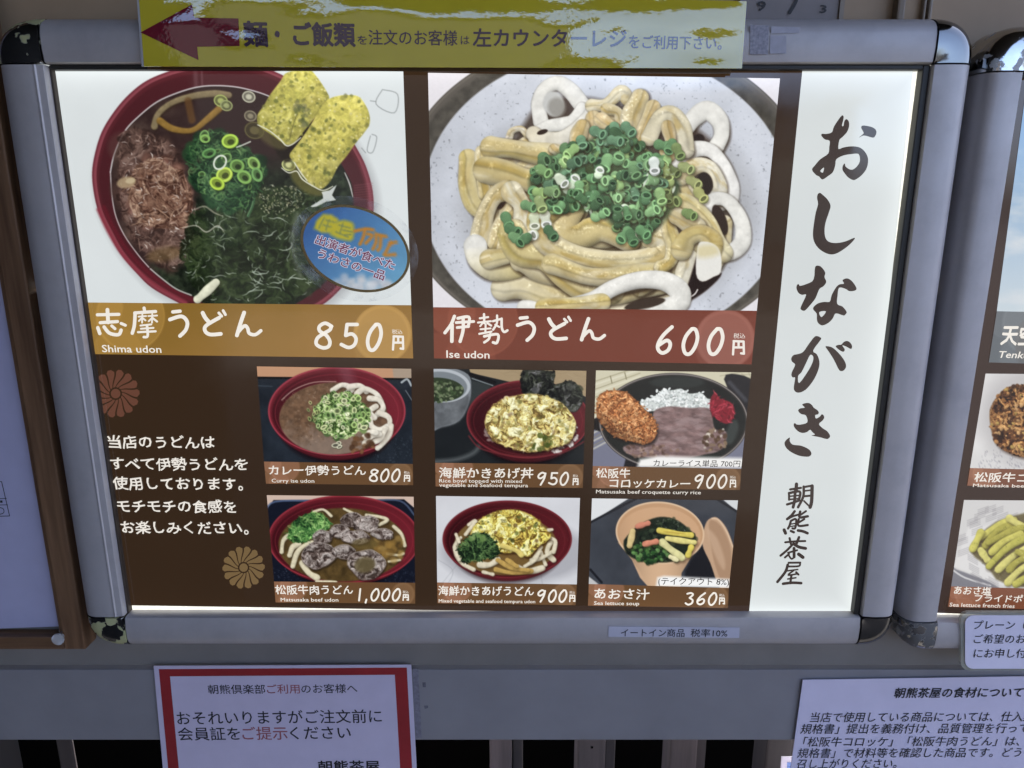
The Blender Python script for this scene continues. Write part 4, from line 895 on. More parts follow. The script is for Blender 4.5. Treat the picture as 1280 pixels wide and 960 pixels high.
# ================================================================== THE PLACE
M_WALL = flat_mat('brown_painted_board', (.36, .26, .165), .55, .10, 14, bmp=.05)
M_LEDGE = flat_mat('grey_green_board', (.23, .21, .19), .5, .10, 18, bmp=.05)
M_BEAM = flat_mat('blue_grey_painted_steel', (.25, .24, .25), .45, .13, 11, bmp=.08)
M_DARK = flat_mat('interior_shade_black', (.002, .002, .002), .9, .1, 5, 1.0)
M_GROUND = flat_mat('worn_asphalt', (.045, .043, .042), .85, .25, 6, bmp=.3)
M_ADDED_ROOF = flat_mat('added_roof_dark', (.028, .024, .02), .85, .2, 6)
M_ADDED_WALL = flat_mat('added_wall_dark', (.022, .022, .024), .9, .12, 2)

# --- structure: ground, shop front, and unseen pieces added to shade it
def struct(o): return tag(o, kind='structure')
struct(raw('ground', [(-60, -80, 0), (60, -80, 0), (60, 20, 0), (-60, 20, 0)], [(0, 1, 2, 3)], M_GROUND))
zl = P(640, 834, .022)[2]; zb_beam = P(640, 925, .022)[2]
struct(box('wall_upper', -2.6, 2.6, .045, .07, 1.425, 3.2, M_WALL))
struct(box('wall_ledge', -2.6, 2.6, .028, .044, zl - .001, 1.42, M_LEDGE))
bm_ = box('beam', -2.6, 2.6, .022, .075, zb_beam, zl - .0035, M_BEAM, bev=.0012)
struct(bm_)
struct(box('wall_inner', -2.6, 2.6, .55, .6, 0, zb_beam - .004, M_DARK))  # near-black sheet; its colour stands for the unlit depth below the beam
struct(box('added_roof', -4.5, 1.3, -3.6, .5, 2.75, 2.9, M_ADDED_ROOF))  # out of view, added to block sky light from above
struct(box('added_side_wall', -1.17, -1.03, -1.75, .6, 0, 2.74, M_ADDED_WALL))  # out of view, added to darken the left end of the board

def post(x0, x1, y0, y1, z0, z1, mat, label, cat='post', group=None, name='wooden_post', bev=.003):
    t = thing(name, label, cat, ((x0 + x1) / 2, (y0 + y1) / 2, z0), group)
    box('shaft', x0, x1, y0, y1, z0, z1, mat, t, bev); return t
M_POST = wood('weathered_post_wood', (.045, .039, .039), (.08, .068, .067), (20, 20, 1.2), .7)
M_POSTD = wood('shaded_post_wood', (.02, .017, .018), (.032, .028, .028), (20, 20, 1.2), .7)  # darker copy of the post wood, shade put into its colour
YP = .16
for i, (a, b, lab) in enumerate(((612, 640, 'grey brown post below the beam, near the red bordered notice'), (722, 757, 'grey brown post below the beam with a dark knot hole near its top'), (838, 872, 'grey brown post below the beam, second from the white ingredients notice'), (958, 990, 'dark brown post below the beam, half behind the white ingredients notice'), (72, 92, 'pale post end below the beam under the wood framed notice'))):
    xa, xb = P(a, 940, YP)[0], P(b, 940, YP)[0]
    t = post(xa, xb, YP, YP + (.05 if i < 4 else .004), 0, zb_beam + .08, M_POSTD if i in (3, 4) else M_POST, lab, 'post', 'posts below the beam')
    if i == 1:
        p = P(740, 934, YP); box('knot_hole', p[0] - .0018, p[0] + .0018, YP - .0012, YP + .002, p[2] - .0016, p[2] + .0016, M_DARK, t, .0008)
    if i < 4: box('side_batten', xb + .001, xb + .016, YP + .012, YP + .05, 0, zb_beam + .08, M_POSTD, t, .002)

# --- upper wall: trims and a paper sheet that look over the frame
M_TRIM = flat_mat('pale_brown_trim', (.27, .22, .17), .45, .08, 20)
M_BATTEN = flat_mat('brown_batten', (.21, .165, .12), .5, .10, 20)
for a, b, y, m, lab in ((1122, 1132, .034, M_BATTEN, 'brown batten on the wall above the frame, thicker of the uprights'), (1154, 1158, .039, M_TRIM, 'thin pale trim strip on the wall above the frame corner, first of a close pair'), (1161, 1166, .039, M_TRIM, 'thin pale trim strip on the wall above the frame corner, beside its darker twin')):
    xa, xb = P(a, 12, y)[0], P(b, 12, y)[0]
    post(xa, xb, y, .0448, 1.55, 2.6, m, lab, 'trim strip', None, 'wall_batten', .002)
pm = flat_mat('greyed_paper', (.25, .225, .22), .6, .08, 25)
t = thing('paper_notice', 'greyish paper with dark figures pinned to the wall above the menu frame', 'notice', P(1000, 10, .039))
box('sheet', P(925, 10, .039)[0], P(1048, 10, .039)[0], .0385, .0395, 1.60, 1.83, pm, t)
box('edge_strip', P(1048.5, 10, .039)[0], P(1054, 10, .039)[0], .0365, .0395, 1.60, 1.83, M_TRIM, t)
mk = flat_mat('black_marker', (.02, .018, .02), .5)
text('9', (946, 13), (957, 13), 12, .0376, mk, t, .02, True, name='figure'); text('3', (1024, 16), (1033, 16), 10, .0376, mk, t, .02, True, name='figure')
strokes('marker_stroke', [[(999, -10), (994, 4), (987, 16)]], .0376, mk, t, 4)

# --- unseen dark buildings added for the glossy menus to mirror
def block(name, lab, x0, x1, y0, y1, h, win):
    t = thing(name, lab, 'building', ((x0 + x1) / 2, y1, 0))
    box('wall', x0, x1, y0, y1, 0, h, M_ADDED_WALL, t); box('added_roof', x0 - .2, x1 + .2, y0 - .2, y1 + .2, h, h + .12, M_ADDED_ROOF, t)
    g = flat_mat('dark_window_glass', (.03, .035, .04), .1)
    for i in range(win): xx = x0 + (x1 - x0) * (i + .5) / win; box('window', xx - .5, xx + .5, y1 - .02, y1 + .03, 1.0, min(2.2, h - .4), g, t, .01)
    return t
block('added_low_building', 'low dark flat roofed building, unseen, added for the reflections in the menu boards', .9, 4.9, -12.5, -10, 3.02, 3)
block('added_tall_building', 'taller dark unseen building beside the low one, added for the menu reflections', -12, .8, -14, -10.1, 4.2, 6)

# ------------------------------------------------------------------ light boxes (snap frames)
GASK = flat_mat('black_rubber', (.022, .021, .018), .45, .2, 40)
GAP_SHADE = flat_mat('brown_shadow_gap', (.05, .036, .026), .6, .2, 40)
def glow_mat(name, c, k):
    m, n, l, b = nt(name); L = lin(c)
    v = n.new('ShaderNodeTexVoronoi'); v.inputs['Scale'].default_value = 330; tc = n.new('ShaderNodeTexCoord'); l.new(tc.outputs['Object'], v.inputs['Vector'])
    l.new(ramp(n, l, v.outputs['Distance'], [(.2, L * 1.15), (.5, L * .85)]), b.inputs['Emission Color']); b.inputs['Base Color'].default_value = rgb(L * .3)
    b.inputs['Emission Strength'].default_value = K * k; b.inputs['Roughness'].default_value = .3; return m
GLOW = glow_mat('light_guide_panel', (252, 250, 236), 1.35)

def prof(w, ridge=0.0):
    p = [(0, .004), (0, -.0105), (.0012, -.0128)]
    if ridge: p += [(ridge - .0016, -.0136), (ridge - .0006, -.0148), (ridge + .0006, -.0148), (ridge + .0016, -.0138)]
    return p + [(w * .30, -.0145), (w * .62, -.0142), (w * .76, -.0128), (w * .87, -.0096), (w * .95, -.0045), (w, .001), (w, .024), (0, .024)]

def rail(name, a, b, out, w, mat, parent, ridge=0.0):
    """Extrusion from a to b (x, z); the profile runs outward along `out`."""
    p = prof(w, ridge); n = len(p); vs = []
    for q in (a, b):
        for s, y in p: vs.append((q[0] + out[0] * s, y, q[1] + out[1] * s))
    fs = [(i, (i + 1) % n, n + (i + 1) % n, n + i) for i in range(n)] + [tuple(range(n)), tuple(range(2 * n - 1, n - 1, -1))]
    bm = bmesh.new(); V = [bm.verts.new(v) for v in vs]
    for f in fs: bm.faces.new([V[i] for i in f])
    o = link(name, mesh_of(bm), mat, parent)
    o.data.polygons.foreach_set('use_smooth', [True] * len(o.data.polygons))
    md = o.modifiers.new('es', 'EDGE_SPLIT'); md.split_angle = R(38)
    return o

def corner(c, sx, sz, w, mat, parent, w2=None):
    """Rounded plated corner cap: the rail profile turned through a quarter circle about the inner corner."""
    w2 = w2 or w; N = 20; p = [(.0004, .004), (.0004, -.0128), (.002, -.0146)] + [(s, y - .0013) for s, y in prof(w)[3:-2]] + [(w * 1.02, .024)]
    bm = bmesh.new(); rows = []
    for i in range(N + 1):
        a = math.pi / 2 * i / N; k = 1.0
        # superellipse-like corner: squarer than a circle
        ca, sa = math.cos(a) ** .82 if a < math.pi / 2 else 0.0, math.sin(a) ** .82
        rows.append([bm.verts.new((c[0] + sx * s * ca * (w2 / w) , y, c[1] + sz * s * sa)) for s, y in p])
    for i in range(N):
        for j in range(len(p) - 1): bm.faces.new((rows[i][j], rows[i + 1][j], rows[i + 1][j + 1], rows[i][j + 1]))
    for rr in (rows[0], rows[-1]):
        try: bm.faces.new(rr)
        except ValueError: pass
    o = link('corner_cap', mesh_of(bm), mat, parent)
    o.data.polygons.foreach_set('use_smooth', [True] * len(o.data.polygons)); md = o.modifiers.new('es', 'EDGE_SPLIT'); md.split_angle = R(30)
    return o

CH_TR = chrome(.74, .78, 34, dark=.2); CH_TL = chrome(.57, .60, 46, off=3.1, dark=.26); CH_BL = chrome(.50, .53, 60, off=7.4, dark=.2); CH_BR = chrome(.72, .76, 40, flake=(.2, .19, .13), dark=.16)
CH_2T = chrome(.60, .63, 70, flake=(.5, .53, .56), off=1.3, dark=.5); CH_2B = chrome(.50, .54, 90, flake=(.12, .12, .12), off=5.5, dark=.45)
LIP = P(400, 770.5, -.0016)[2] - 1.0645
def lightbox(label, xl, xr, zb, zt, caps, wl=.04, ridge=0.0):
    W = .040
    t = thing('menu_light_box', label, 'light box', ((xl + xr) / 2, .02, zb - W))
    g = .0012
    rail('frame_rail', (xl + g, zt), (xr - g, zt), (0, 1), W, ALU, t); rail('frame_rail', (xl + g, zb), (xr - g, zb), (0, -1), W, ALU, t)
    rail('frame_rail', (xl, zb + g), (xl, zt - g), (-1, 0), wl, ALU, t, ridge); rail('frame_rail', (xr, zb + g), (xr, zt - g), (1, 0), W, ALU, t)
    for (cx, cz, sx, sz, ww), m in zip(((xl, zt, -1, 1, wl), (xr, zt, 1, 1, W), (xl, zb, -1, -1, wl), (xr, zb, 1, -1, W)), caps):
        if m is not None: corner((cx, cz), sx, sz, W, m, t, ww)
    d = .0066
    box('gasket_gap_strip', xr - d, xr - .0001, -.0082, .002, zb + .0005, zt - .0005, GASK, t, .001)
    box('gasket_gap_strip', xl + .0001, xl + .0022, -.006, .002, zb + .0005, zt - .0005, GAP_SHADE, t, .0008)  # brown strip stands for the dark gap, shade put into its colour
    box('gasket_gap_strip', xl + .0023, xr - d - .0001, -.008, .002, zt - .0046, zt - .0001, GASK, t, .001); box('inner_lip', xl + .0023, xr - d - .0001, -.0016, .0018, zb - .004, zb + LIP, ALU, t, .0008)
    box('light_panel', xl - .006, xr + .006, .0025, .006, zb - .006, zt + .006, GLOW, t); box('back_panel', xl - .02, xr + .02, .0065, .024, zb - .02, zt + .02, flat_mat('back_sheet', (.3, .3, .3)), t)
    return t
BOX1 = lightbox('silver framed backlit menu board of eight udon and rice dishes', -.428, .3855, 1.0645, 1.631, (CH_TL, CH_TR, CH_BL, CH_BR), .0475, .0085)
BOX2 = lightbox('silver framed backlit menu board cut off at the picture edge with croquette and fries', .4695, 1.283, 1.0585, 1.6245, (CH_2T, None, CH_2B, None), .0365)

# ------------------------------------------------------------------ printed menu sheets
PH = photo_mat(); BROWN = backlit((52, 37, 24)); BROWN2 = backlit((58, 44, 38)); CREAM = backlit((236, 230, 220)); WHITE = backlit((210, 215, 214)); INK = backlit((60, 50, 46)); BLACK = backlit((44, 40, 40))
poster = thing('menu_poster', 'brown backlit menu sheet with eight food pictures, prices and a white title column', 'poster', P(600, 770, 0))
def yl(k): return -.0002 - .00022 * k
quad('sheet', [(44, 70), (1004.5, 84.5), (936, 768.5), (146, 756.5)], 0, BROWN, poster)
col = quad('title_column', [(1004.5, 72), (1143, 72), (1100, 490), (1067, 771), (936, 768.5)], -.00005, WHITE, poster)
ou = [[(560, 45), (583, 75), (560, 178), (580, 183), (592, 120), (620, 95), (650, 125), (655, 190), (625, 270), (560, 340), (525, 375), (512, 490), (570, 475), (650, 460), (740, 460), (810, 480), (870, 535), (905, 610), (905, 690), (880, 770), (820, 845), (760, 890), (710, 908), (640, 870), (590, 810), (567, 770), (570, 720), (597, 685), (610, 730), (680, 770), (740, 745), (790, 680), (800, 620), (790, 575), (765, 555), (680, 562), (580, 580), (485, 630), (470, 710), (440, 800), (380, 850), (300, 900), (255, 860), (215, 840), (160, 770), (200, 710), (270, 630), (375, 555), (390, 470), (395, 385), (330, 365), (285, 315), (295, 290), (350, 292), (425, 270), (450, 200), (500, 120)], [(320, 740), (270, 785), (305, 808)]]
shapes('lettering', [[Z(1000, 140, 10.667, l) for l in ou], [Z(1000, 140, 10.667, [(820, 190), (850, 180), (940, 195), (1000, 225), (1020, 270), (1000, 325), (970, 342), (890, 320), (840, 315), (785, 342), (845, 290), (845, 265), (820, 220)])]], yl(1), INK, col, 3)
shapes('lettering', [[Z(1000, 230, 10.667, [(265, 118), (310, 150), (370, 210), (408, 290), (385, 380), (345, 500), (328, 600), (335, 700), (370, 760), (440, 785), (530, 782), (620, 760), (720, 718), (728, 735), (670, 800), (590, 865), (500, 920), (420, 940), (330, 915), (240, 850), (185, 760), (172, 660), (185, 530), (210, 380), (240, 270), (228, 190), (235, 140)])]], yl(1), INK, col, 3)
shapes('lettering', [[Z(980, 325, 10.667, [(420, 85), (460, 75), (500, 95), (550, 165), (540, 225), (562, 280), (555, 315), (520, 355), (470, 390), (420, 510), (350, 600), (285, 670), (250, 675), (220, 650), (235, 600), (295, 465), (240, 465), (190, 435), (165, 370), (180, 325), (200, 325), (215, 345), (300, 320), (380, 280), (405, 210), (408, 150)])],
    [Z(980, 325, 10.667, [(780, 270), (830, 245), (880, 260), (930, 310), (968, 380), (940, 410), (870, 415), (820, 385), (735, 370), (715, 470), (710, 585), (780, 620), (835, 690), (820, 725), (790, 740), (690, 712), (650, 780), (590, 840), (510, 873), (455, 840), (438, 790), (435, 715), (390, 660), (400, 620), (460, 575), (540, 558), (610, 555), (635, 470), (690, 370), (740, 325), (800, 315)]), Z(980, 325, 10.667, [(470, 695), (560, 685), (500, 762)])]], yl(1), INK, col, 3)
shapes('lettering', [[Z(970, 410, 10.667, [(550, 108), (590, 125), (598, 155), (495, 300), (545, 350), (578, 440), (570, 540), (510, 680), (420, 800), (350, 850), (290, 862), (250, 840), (237, 790), (255, 665), (225, 660), (205, 630), (215, 580), (255, 490), (215, 450), (203, 405), (235, 360), (280, 350), (360, 320), (440, 210), (510, 120)]), Z(970, 410, 10.667, [(455, 360), (495, 380), (490, 450), (430, 570), (310, 735), (295, 640), (340, 590), (400, 470)])],
    [Z(970, 410, 10.667, [(660, 250), (690, 243), (760, 265), (850, 350), (915, 440), (935, 510), (910, 560), (870, 575), (835, 550), (770, 420), (700, 310)])], [Z(970, 410, 10.667, [(795, 245), (830, 225), (870, 222), (900, 190), (940, 172), (985, 190), (1015, 240), (1000, 280), (940, 250), (885, 232), (915, 280), (910, 310), (885, 315), (840, 290)])]], yl(1), INK, col, 3)
shapes('lettering', [[Z(960, 495, 10.667, [(455, 115), (500, 95), (550, 95), (590, 125), (610, 155), (660, 190), (678, 220), (665, 245), (630, 255), (640, 300), (690, 275), (715, 245), (740, 255), (750, 290), (725, 330), (680, 375), (730, 430), (790, 470), (828, 530), (810, 565), (775, 573), (700, 552), (580, 527), (625, 515), (590, 480), (562, 450), (520, 480), (460, 493), (400, 470), (350, 415), (343, 375), (360, 362), (385, 380), (440, 380), (525, 350), (505, 260), (440, 240), (402, 195), (430, 165), (490, 155)])],
    [Z(960, 495, 10.667, [(290, 552), (290, 600), (330, 648), (430, 660), (510, 690), (560, 725), (580, 770), (560, 800), (520, 810), (420, 798), (320, 755), (250, 700), (220, 640), (235, 595)])]], yl(1), INK, col, 3)
def zs(ox, oy, s, items): return [(Z(ox, oy, s, p), w / s) for p, w in items]
strokes('lettering', zs(955, 595, 12.8, [([(520, 130), (512, 240)], 55), ([(420, 215), (590, 190)], 38), ([(400, 270), (402, 380)], 36), ([(400, 275), (572, 250), (560, 380)], 42), ([(410, 325), (560, 310)], 26), ([(410, 375), (560, 362)], 28), ([(370, 455), (470, 425), (565, 390)], 40), ([(500, 240), (488, 400), (465, 500)], 48), ([(635, 170), (628, 330), (545, 500)], 42), ([(630, 178), (770, 155)], 36), ([(770, 160), (762, 400), (738, 500)], 56), ([(735, 495), (690, 450), (640, 400)], 30), ([(640, 240), (740, 228)], 28), ([(640, 325), (740, 315)], 36)]), yl(1), INK, col)
strokes('lettering', zs(955, 595, 12.8, [([(490, 565), (440, 630), (370, 690)], 42), ([(370, 695), (450, 650), (540, 620)], 34), ([(430, 720), (410, 790), (385, 840)], 38), ([(430, 718), (512, 692), (500, 830), (455, 838)], 36), ([(430, 770), (500, 758)], 22), ([(430, 808), (490, 798)], 22), ([(580, 570), (570, 660), (700, 645)], 42), ([(672, 562), (585, 622)], 34), ([(645, 690), (560, 742)], 34), ([(555, 690), (552, 795), (700, 785)], 38), ([(322, 862), (345, 915)], 52), ([(430, 880), (478, 900)], 40), ([(545, 872), (620, 885), (695, 915)], 46)]), yl(1), INK, col)
strokes('lettering', zs(955, 665, 12.8, [([(340, 165), (500, 150), (660, 145)], 34), ([(410, 100), (430, 190)], 38), ([(560, 85), (520, 185)], 44), ([(475, 180), (370, 290), (265, 378)], 38), ([(475, 190), (560, 240), (665, 262)], 50), ([(385, 332), (530, 292)], 32), ([(480, 260), (482, 400)], 48), ([(482, 405), (440, 430), (400, 380)], 30), ([(400, 352), (335, 408)], 34), ([(555, 355), (622, 405)], 56)]), yl(1), INK, col)
strokes('lettering', zs(955, 665, 12.8, [([(395, 492), (580, 490)], 34), ([(578, 492), (558, 545), (400, 552)], 32), ([(380, 525), (340, 640), (215, 798)], 44), ([(370, 622), (540, 600)], 26), ([(470, 620), (385, 690), (540, 668)], 28), ([(515, 645), (550, 680)], 36), ([(440, 690), (420, 820)], 38), ([(380, 752), (510, 732)], 26), ([(305, 828), (450, 812), (595, 818)], 44)]), yl(1), INK, col)

YB, YT = yl(2), yl(3.4)
def food(q, can, parent=poster, dens=1.4):
    return grid_print('food_photo', can, q, yl(1), PH, parent, dens)
def band(q, top, bot, dl, dr, parent=poster):
    us = [p[0] for p in q]; vs = [p[1] for p in q]
    return grid_print('price_band', art_band((min(us), min(vs), max(us), max(vs)), top, bot, dl, dr), q, YB, PH, parent, 1.0)
food([(46, 76), (504, 88), (514, 381.5), (102, 378)], art_shima())
food([(535, 91), (975, 98), (946, 388.5), (541.5, 384)], art_ise())
food([(321, 458), (514, 461), (516, 580), (330, 577)], art_curry_udon())
food([(333.5, 619), (517, 621), (519, 728.5), (342.5, 727)], art_beef_udon())
food([(542, 461), (733, 463.5), (729.5, 580.5), (544, 578.5)], art_kakiage_don())
food([(545, 620), (725, 622.5), (721, 730.5), (546.5, 728)], art_kakiage_udon())
food([(745, 463), (939, 465.5), (926.5, 586), (741, 582.5)], art_croquette())
food([(740, 623), (922.5, 625.5), (911, 735), (736, 730)], art_soup())

# the two large price bands
b1 = band([(102, 378), (514, 381.5), (516.5, 448), (110, 442.5)], (142, 108, 44), (164, 122, 62), (190, 146, 70), (196, 152, 82))
strokes('lettering', zs(110, 380, 5.565, [(p, w) for p, w in (([(65, 75), (215, 72)], 22), ([(135, 40), (140, 128)], 26), ([(85, 130), (205, 122)], 22), ([(68, 165), (82, 205)], 24), ([(112, 160), (150, 203), (212, 213), (230, 182)], 24), ([(165, 152), (188, 172)], 20), ([(230, 135), (260, 148)], 20))]), YT, CREAM, b1)
strokes('lettering', zs(110, 380, 5.565, [([(390, 28), (396, 58)], 22), ([(325, 62), (470, 52)], 22), ([(328, 65), (322, 150), (308, 203)], 24), ([(352, 88), (404, 84)], 12), ([(378, 74), (376, 130)], 12), ([(375, 96), (354, 118)], 12), ([(380, 98), (400, 114)], 12), ([(420, 84), (480, 80)], 12), ([(447, 70), (445, 130)], 12), ([(446, 96), (422, 120)], 12), ([(450, 98), (480, 122)], 14), ([(365, 150), (440, 142)], 13), ([(368, 172), (455, 166)], 13), ([(348, 196), (470, 190)], 15), ([(410, 148), (415, 222), (388, 230)], 18)]), YT, CREAM, b1)
UDON = lambda: [([(590, 55), (640, 50)], 24), ([(570, 108), (650, 86), (690, 125), (680, 180), (640, 222)], 26), ([(798, 62), (815, 95), (838, 122)], 28), ([(912, 96), (822, 150), (815, 188), (850, 212), (924, 208)], 26), ([(910, 62), (930, 85)], 19), ([(940, 46), (956, 74)], 19), ([(1086, 60), (1062, 130), (1036, 218)], 27), ([(1044, 196), (1088, 152), (1110, 168), (1122, 204), (1164, 213), (1202, 186)], 24)]
strokes('lettering', zs(110, 380, 5.565, UDON()), YT, CREAM, b1)
text('Shima udon', (128, 440), (202, 441), 9.2, YT, CREAM, b1, .012, True)
price('8', 393.5, 414.5, 403, 436, YT, CREAM, b1, 4.5); price('5', 426, 446.5, 404, 436, YT, CREAM, b1, 4.4); price('0', 458, 477, 405, 438, YT, CREAM, b1, 4.6)
yen(490.5, 505, 419.5, 437, YT, CREAM, b1, 2.8); text('税込', (490, 417.6), (503, 417.6), 6, YT, CREAM, b1, .0)
b2 = band([(541.5, 384), (946, 388.5), (939.5, 455.5), (542.5, 448)], (124, 62, 42), (132, 66, 50), (158, 88, 66), (166, 104, 90))
strokes('lettering', zs(550, 385, 5.818, [([(105, 60), (80, 120), (36, 180)], 24), ([(88, 122), (86, 242)], 26), ([(130, 75), (210, 66), (205, 135)], 22), ([(118, 106), (245, 98)], 20), ([(125, 142), (208, 134)], 20), ([(168, 70), (168, 160), (146, 243)], 24)]), YT, CREAM, b2)
strokes('lettering', zs(550, 385, 5.818, [([(290, 75), (350, 66)], 15), ([(320, 45), (322, 110)], 17), ([(276, 106), (370, 96)], 14), ([(308, 112), (292, 132)], 13), ([(345, 110), (372, 128)], 15), ([(295, 155), (368, 148)], 13), ([(332, 118), (330, 180)], 14), ([(286, 188), (374, 172)], 15), ([(385, 96), (448, 78)], 16), ([(448, 78), (450, 145), (466, 174), (490, 163)], 18), ([(415, 55), (413, 112), (386, 158)], 16), ([(402, 122), (432, 138)], 14), ([(322, 206), (420, 192), (414, 252), (386, 250)], 20), ([(366, 190), (354, 226), (322, 250)], 18)]), YT, CREAM, b2)
strokes('lettering', zs(550, 385, 5.818, [([(x - 6, y * .96 + 21) for x, y in p], w) for p, w in UDON()]), YT, CREAM, b2)
text('Ise udon', (558, 447), (612, 448), 9.4, YT, CREAM, b2, .012, True)
price('6', 821, 841, 408, 443, YT, CREAM, b2, 4.6); price('0', 852.5, 872.5, 410.5, 443, YT, CREAM, b2, 4.6); price('0', 884, 904, 410.5, 443, YT, CREAM, b2, 4.6)
yen(915.5, 931, 425.5, 443, YT, CREAM, b2, 2.8); text('税込', (916.6, 423), (931.4, 423), 6.5, YT, CREAM, b2, .0)
# six small price bands
SB = ((118, 84, 52), (112, 82, 54), (176, 124, 98), (138, 104, 72))
def small(q, rows, pr, pw, yn):
    b = band(q, *SB)
    for body, a, e, h, la in rows: text(body, a, e, h, YT, CREAM, b, .006 if la else .016, la, 0, 0 if la else .035)
    price(pr[0], *pr[1:], YT, CREAM, b, pw); yen(*yn, YT, CREAM, b, 1.5)
    text('税込', (yn[0], yn[2] - 1.2), (yn[1] - .4, yn[2] - 1.2), 3.6, YT, CREAM, b)
    return b
def small2(q, rows, s, u0, u1, v0, v1, yn):
    return small(q, rows, (s, u0, u1, v0, v1), 2.2, yn)
small2([(330, 577), (516, 580), (516.5, 606.5), (332.5, 604.5)], [('カレー伊勢うどん', (336.7, 593.8), (457.5, 594), 12.2, 0), ('Curry ise udon', (339.7, 603), (393, 603.4), 4.8, 1)], '800', 461.5, 500, 586.5, 602, (505, 512.5, 593.7, 601.7))
small2([(342.5, 727), (519, 728.5), (519, 754.5), (344.5, 753)], [('松阪牛肉うどん', (344.5, 743), (441.7, 743), 11.6, 0), ('Matsusaka beef udon', (351, 751.7), (423, 752), 4.6, 1)], '1,000', 447, 500.5, 736, 751, (503.5, 511, 743, 750.5))
small2([(544, 578.5), (729.5, 580.5), (728.5, 610), (544.5, 608)], [('海鮮かきあげ丼', (549, 597.5), (666.7, 598.3), 13.4, 0), ('Rice bowl topped with mixed', (549, 603), (652.5, 603.6), 4.6, 1), ('vegetable and Seafood tempura', (549, 608.4), (660, 609), 4.6, 1)], '950', 672, 710.5, 590.5, 606.3, (716, 723, 597.8, 606))
small2([(546.5, 728), (721, 730.5), (719.5, 756.5), (547, 754)], [('海鮮かきあげうどん', (548, 744.2), (667.5, 745), 12, 0), ('Mixed vegetable and seafood tempura udon', (548.5, 753), (669, 754), 4.2, 1)], '900', 672, 708.5, 737.5, 752.5, (711.8, 719, 743.5, 752))
small2([(741, 582.5), (926.5, 586), (925, 612.5), (740, 610)], [('松阪牛', (745, 597.3), (787.5, 597.8), 12, 0), ('コロッケカレー', (761.7, 609.6), (862.5, 610.5), 11.6, 0), ('Matsusaka beef croquette curry rice', (745, 616.6), (876, 617.8), 4.6, 1)], '900', 868.5, 908.5, 593.5, 610, (912.4, 920, 599.5, 609))
small2([(736, 730), (911, 735), (910, 760), (735, 757)], [('あおさ汁', (742.5, 748.6), (811.7, 749.5), 13.4, 0), ('Sea lettuce soup', (742.5, 756), (799, 756.6), 4.6, 1)], '360', 857, 896, 741, 756.3, (899, 906, 747, 755.2))
text('カレーライス単品 700円', (816.7, 583), (925, 584), 8.6, YT, BLACK, poster, .004, False, 0, .03); text('(テイクアウト 8%)', (822.5, 731), (911, 732), 9.6, YT, BLACK, poster, .004, False, 0, .03)
for s, a, e in (('当店のうどんは', (136, 560.2), (269, 561)), ('すべて伊勢うどんを', (139, 587.6), (310, 588.6)), ('使用しております。', (142, 612), (304, 613)), ('モチモチの食感を', (147.5, 640.6), (296, 641.4)), ('お楽しみください。', (152.5, 667), (311, 668))):
    text(s, a, e, 16, YT, CREAM, poster, .016, False, 0, .045)

def crest(cx, cy, r, c, label_c):
    """Sixteen swirled petals about a round heart."""
    fs = []; N = 14
    for i in range(N):
        a0 = i / N * 2 * math.pi; lo, hi = [], []
        for k in range(9):
            t = k / 8; rr = r * (.27 + .73 * t); tw = .55 * t - .35 * t * t
            da = (math.pi / N) * (.84 - .12 * (1 - t)) * (1 if t < .86 else math.sqrt(max(0.0, 1 - ((t - .86) / .15) ** 2)) * .98)
            lo.append((cx + rr * math.cos(a0 + tw * 2 - da), cy + rr * math.sin(a0 + tw * 2 - da))); hi.append((cx + rr * math.cos(a0 + tw * 2 + da), cy + rr * math.sin(a0 + tw * 2 + da)))
        fs.append([lo + hi[::-1]])
    fs.append([[(cx + r * .2 * math.cos(a), cy + r * .2 * math.sin(a)) for a in np.linspace(0, 6.283, 20)[:-1]]])
    return shapes('flower_crest', fs, yl(1), backlit(c), poster, 0)
crest(144.5, 492, 30, (100, 64, 50), 0); crest(304.5, 709.5, 26.5, (116, 94, 62), 0)

# second menu sheet
poster2 = thing('side_menu_poster', 'backlit menu sheet with a sky picture, croquette and fries, cut off at the edge', 'poster', P(1260, 760, 0))
quad('sheet', [(1252, 84), (1420, 84), (1390, 775), (1170, 766)], 0, BROWN2, poster2)
food([(1286, 86), (1340, 86), (1340, 392), (1246, 389)], art_sky(), poster2, 1); food([(1232, 467), (1340, 468), (1338, 588), (1212.5, 585)], art_croquette_plate(), poster2); food([(1205, 625), (1340, 626), (1338, 737), (1189, 733)], art_fries(), poster2)
b = band([(1246, 389), (1340, 391), (1336, 456), (1236, 453)], (92, 98, 104), (104, 112, 118), (128, 134, 138), (120, 120, 120), poster2)
text('天空', (1250, 431), (1291, 432), 25, YT, CREAM, b, .03, False, 0, .02); text('Tenku', (1247, 447), (1285, 448), 8.5, YT, CREAM, b, .012, True, .15)
b = band([(1212.5, 585), (1338, 588), (1336, 612), (1209, 607)], (140, 92, 70), (124, 80, 62), (176, 124, 98), (138, 104, 72), poster2)
text('松阪牛コロッケ', (1217, 602.3), (1337, 604), 12, YT, CREAM, b, .016, False, 0, .03); text('Matsusaka beef croquette', (1216, 608.6), (1330, 610), 4.2, YT, CREAM, b, .008, True)
b = band([(1189, 733), (1338, 737), (1336, 763), (1185, 758.5)], (138, 84, 60), (134, 82, 60), (176, 124, 98), (138, 104, 72), poster2)
text('あおさ塩', (1191.7, 743), (1238, 744), 10.5, YT, CREAM, b, .014, False, 0, .03); text('フライドポテト', (1217.5, 752.4), (1301, 754), 9.6, YT, CREAM, b, .014, False, 0, .03); text('Sea lettuce french fries', (1186.7, 758), (1268, 760), 4.8, YT, CREAM, b, .008, True)

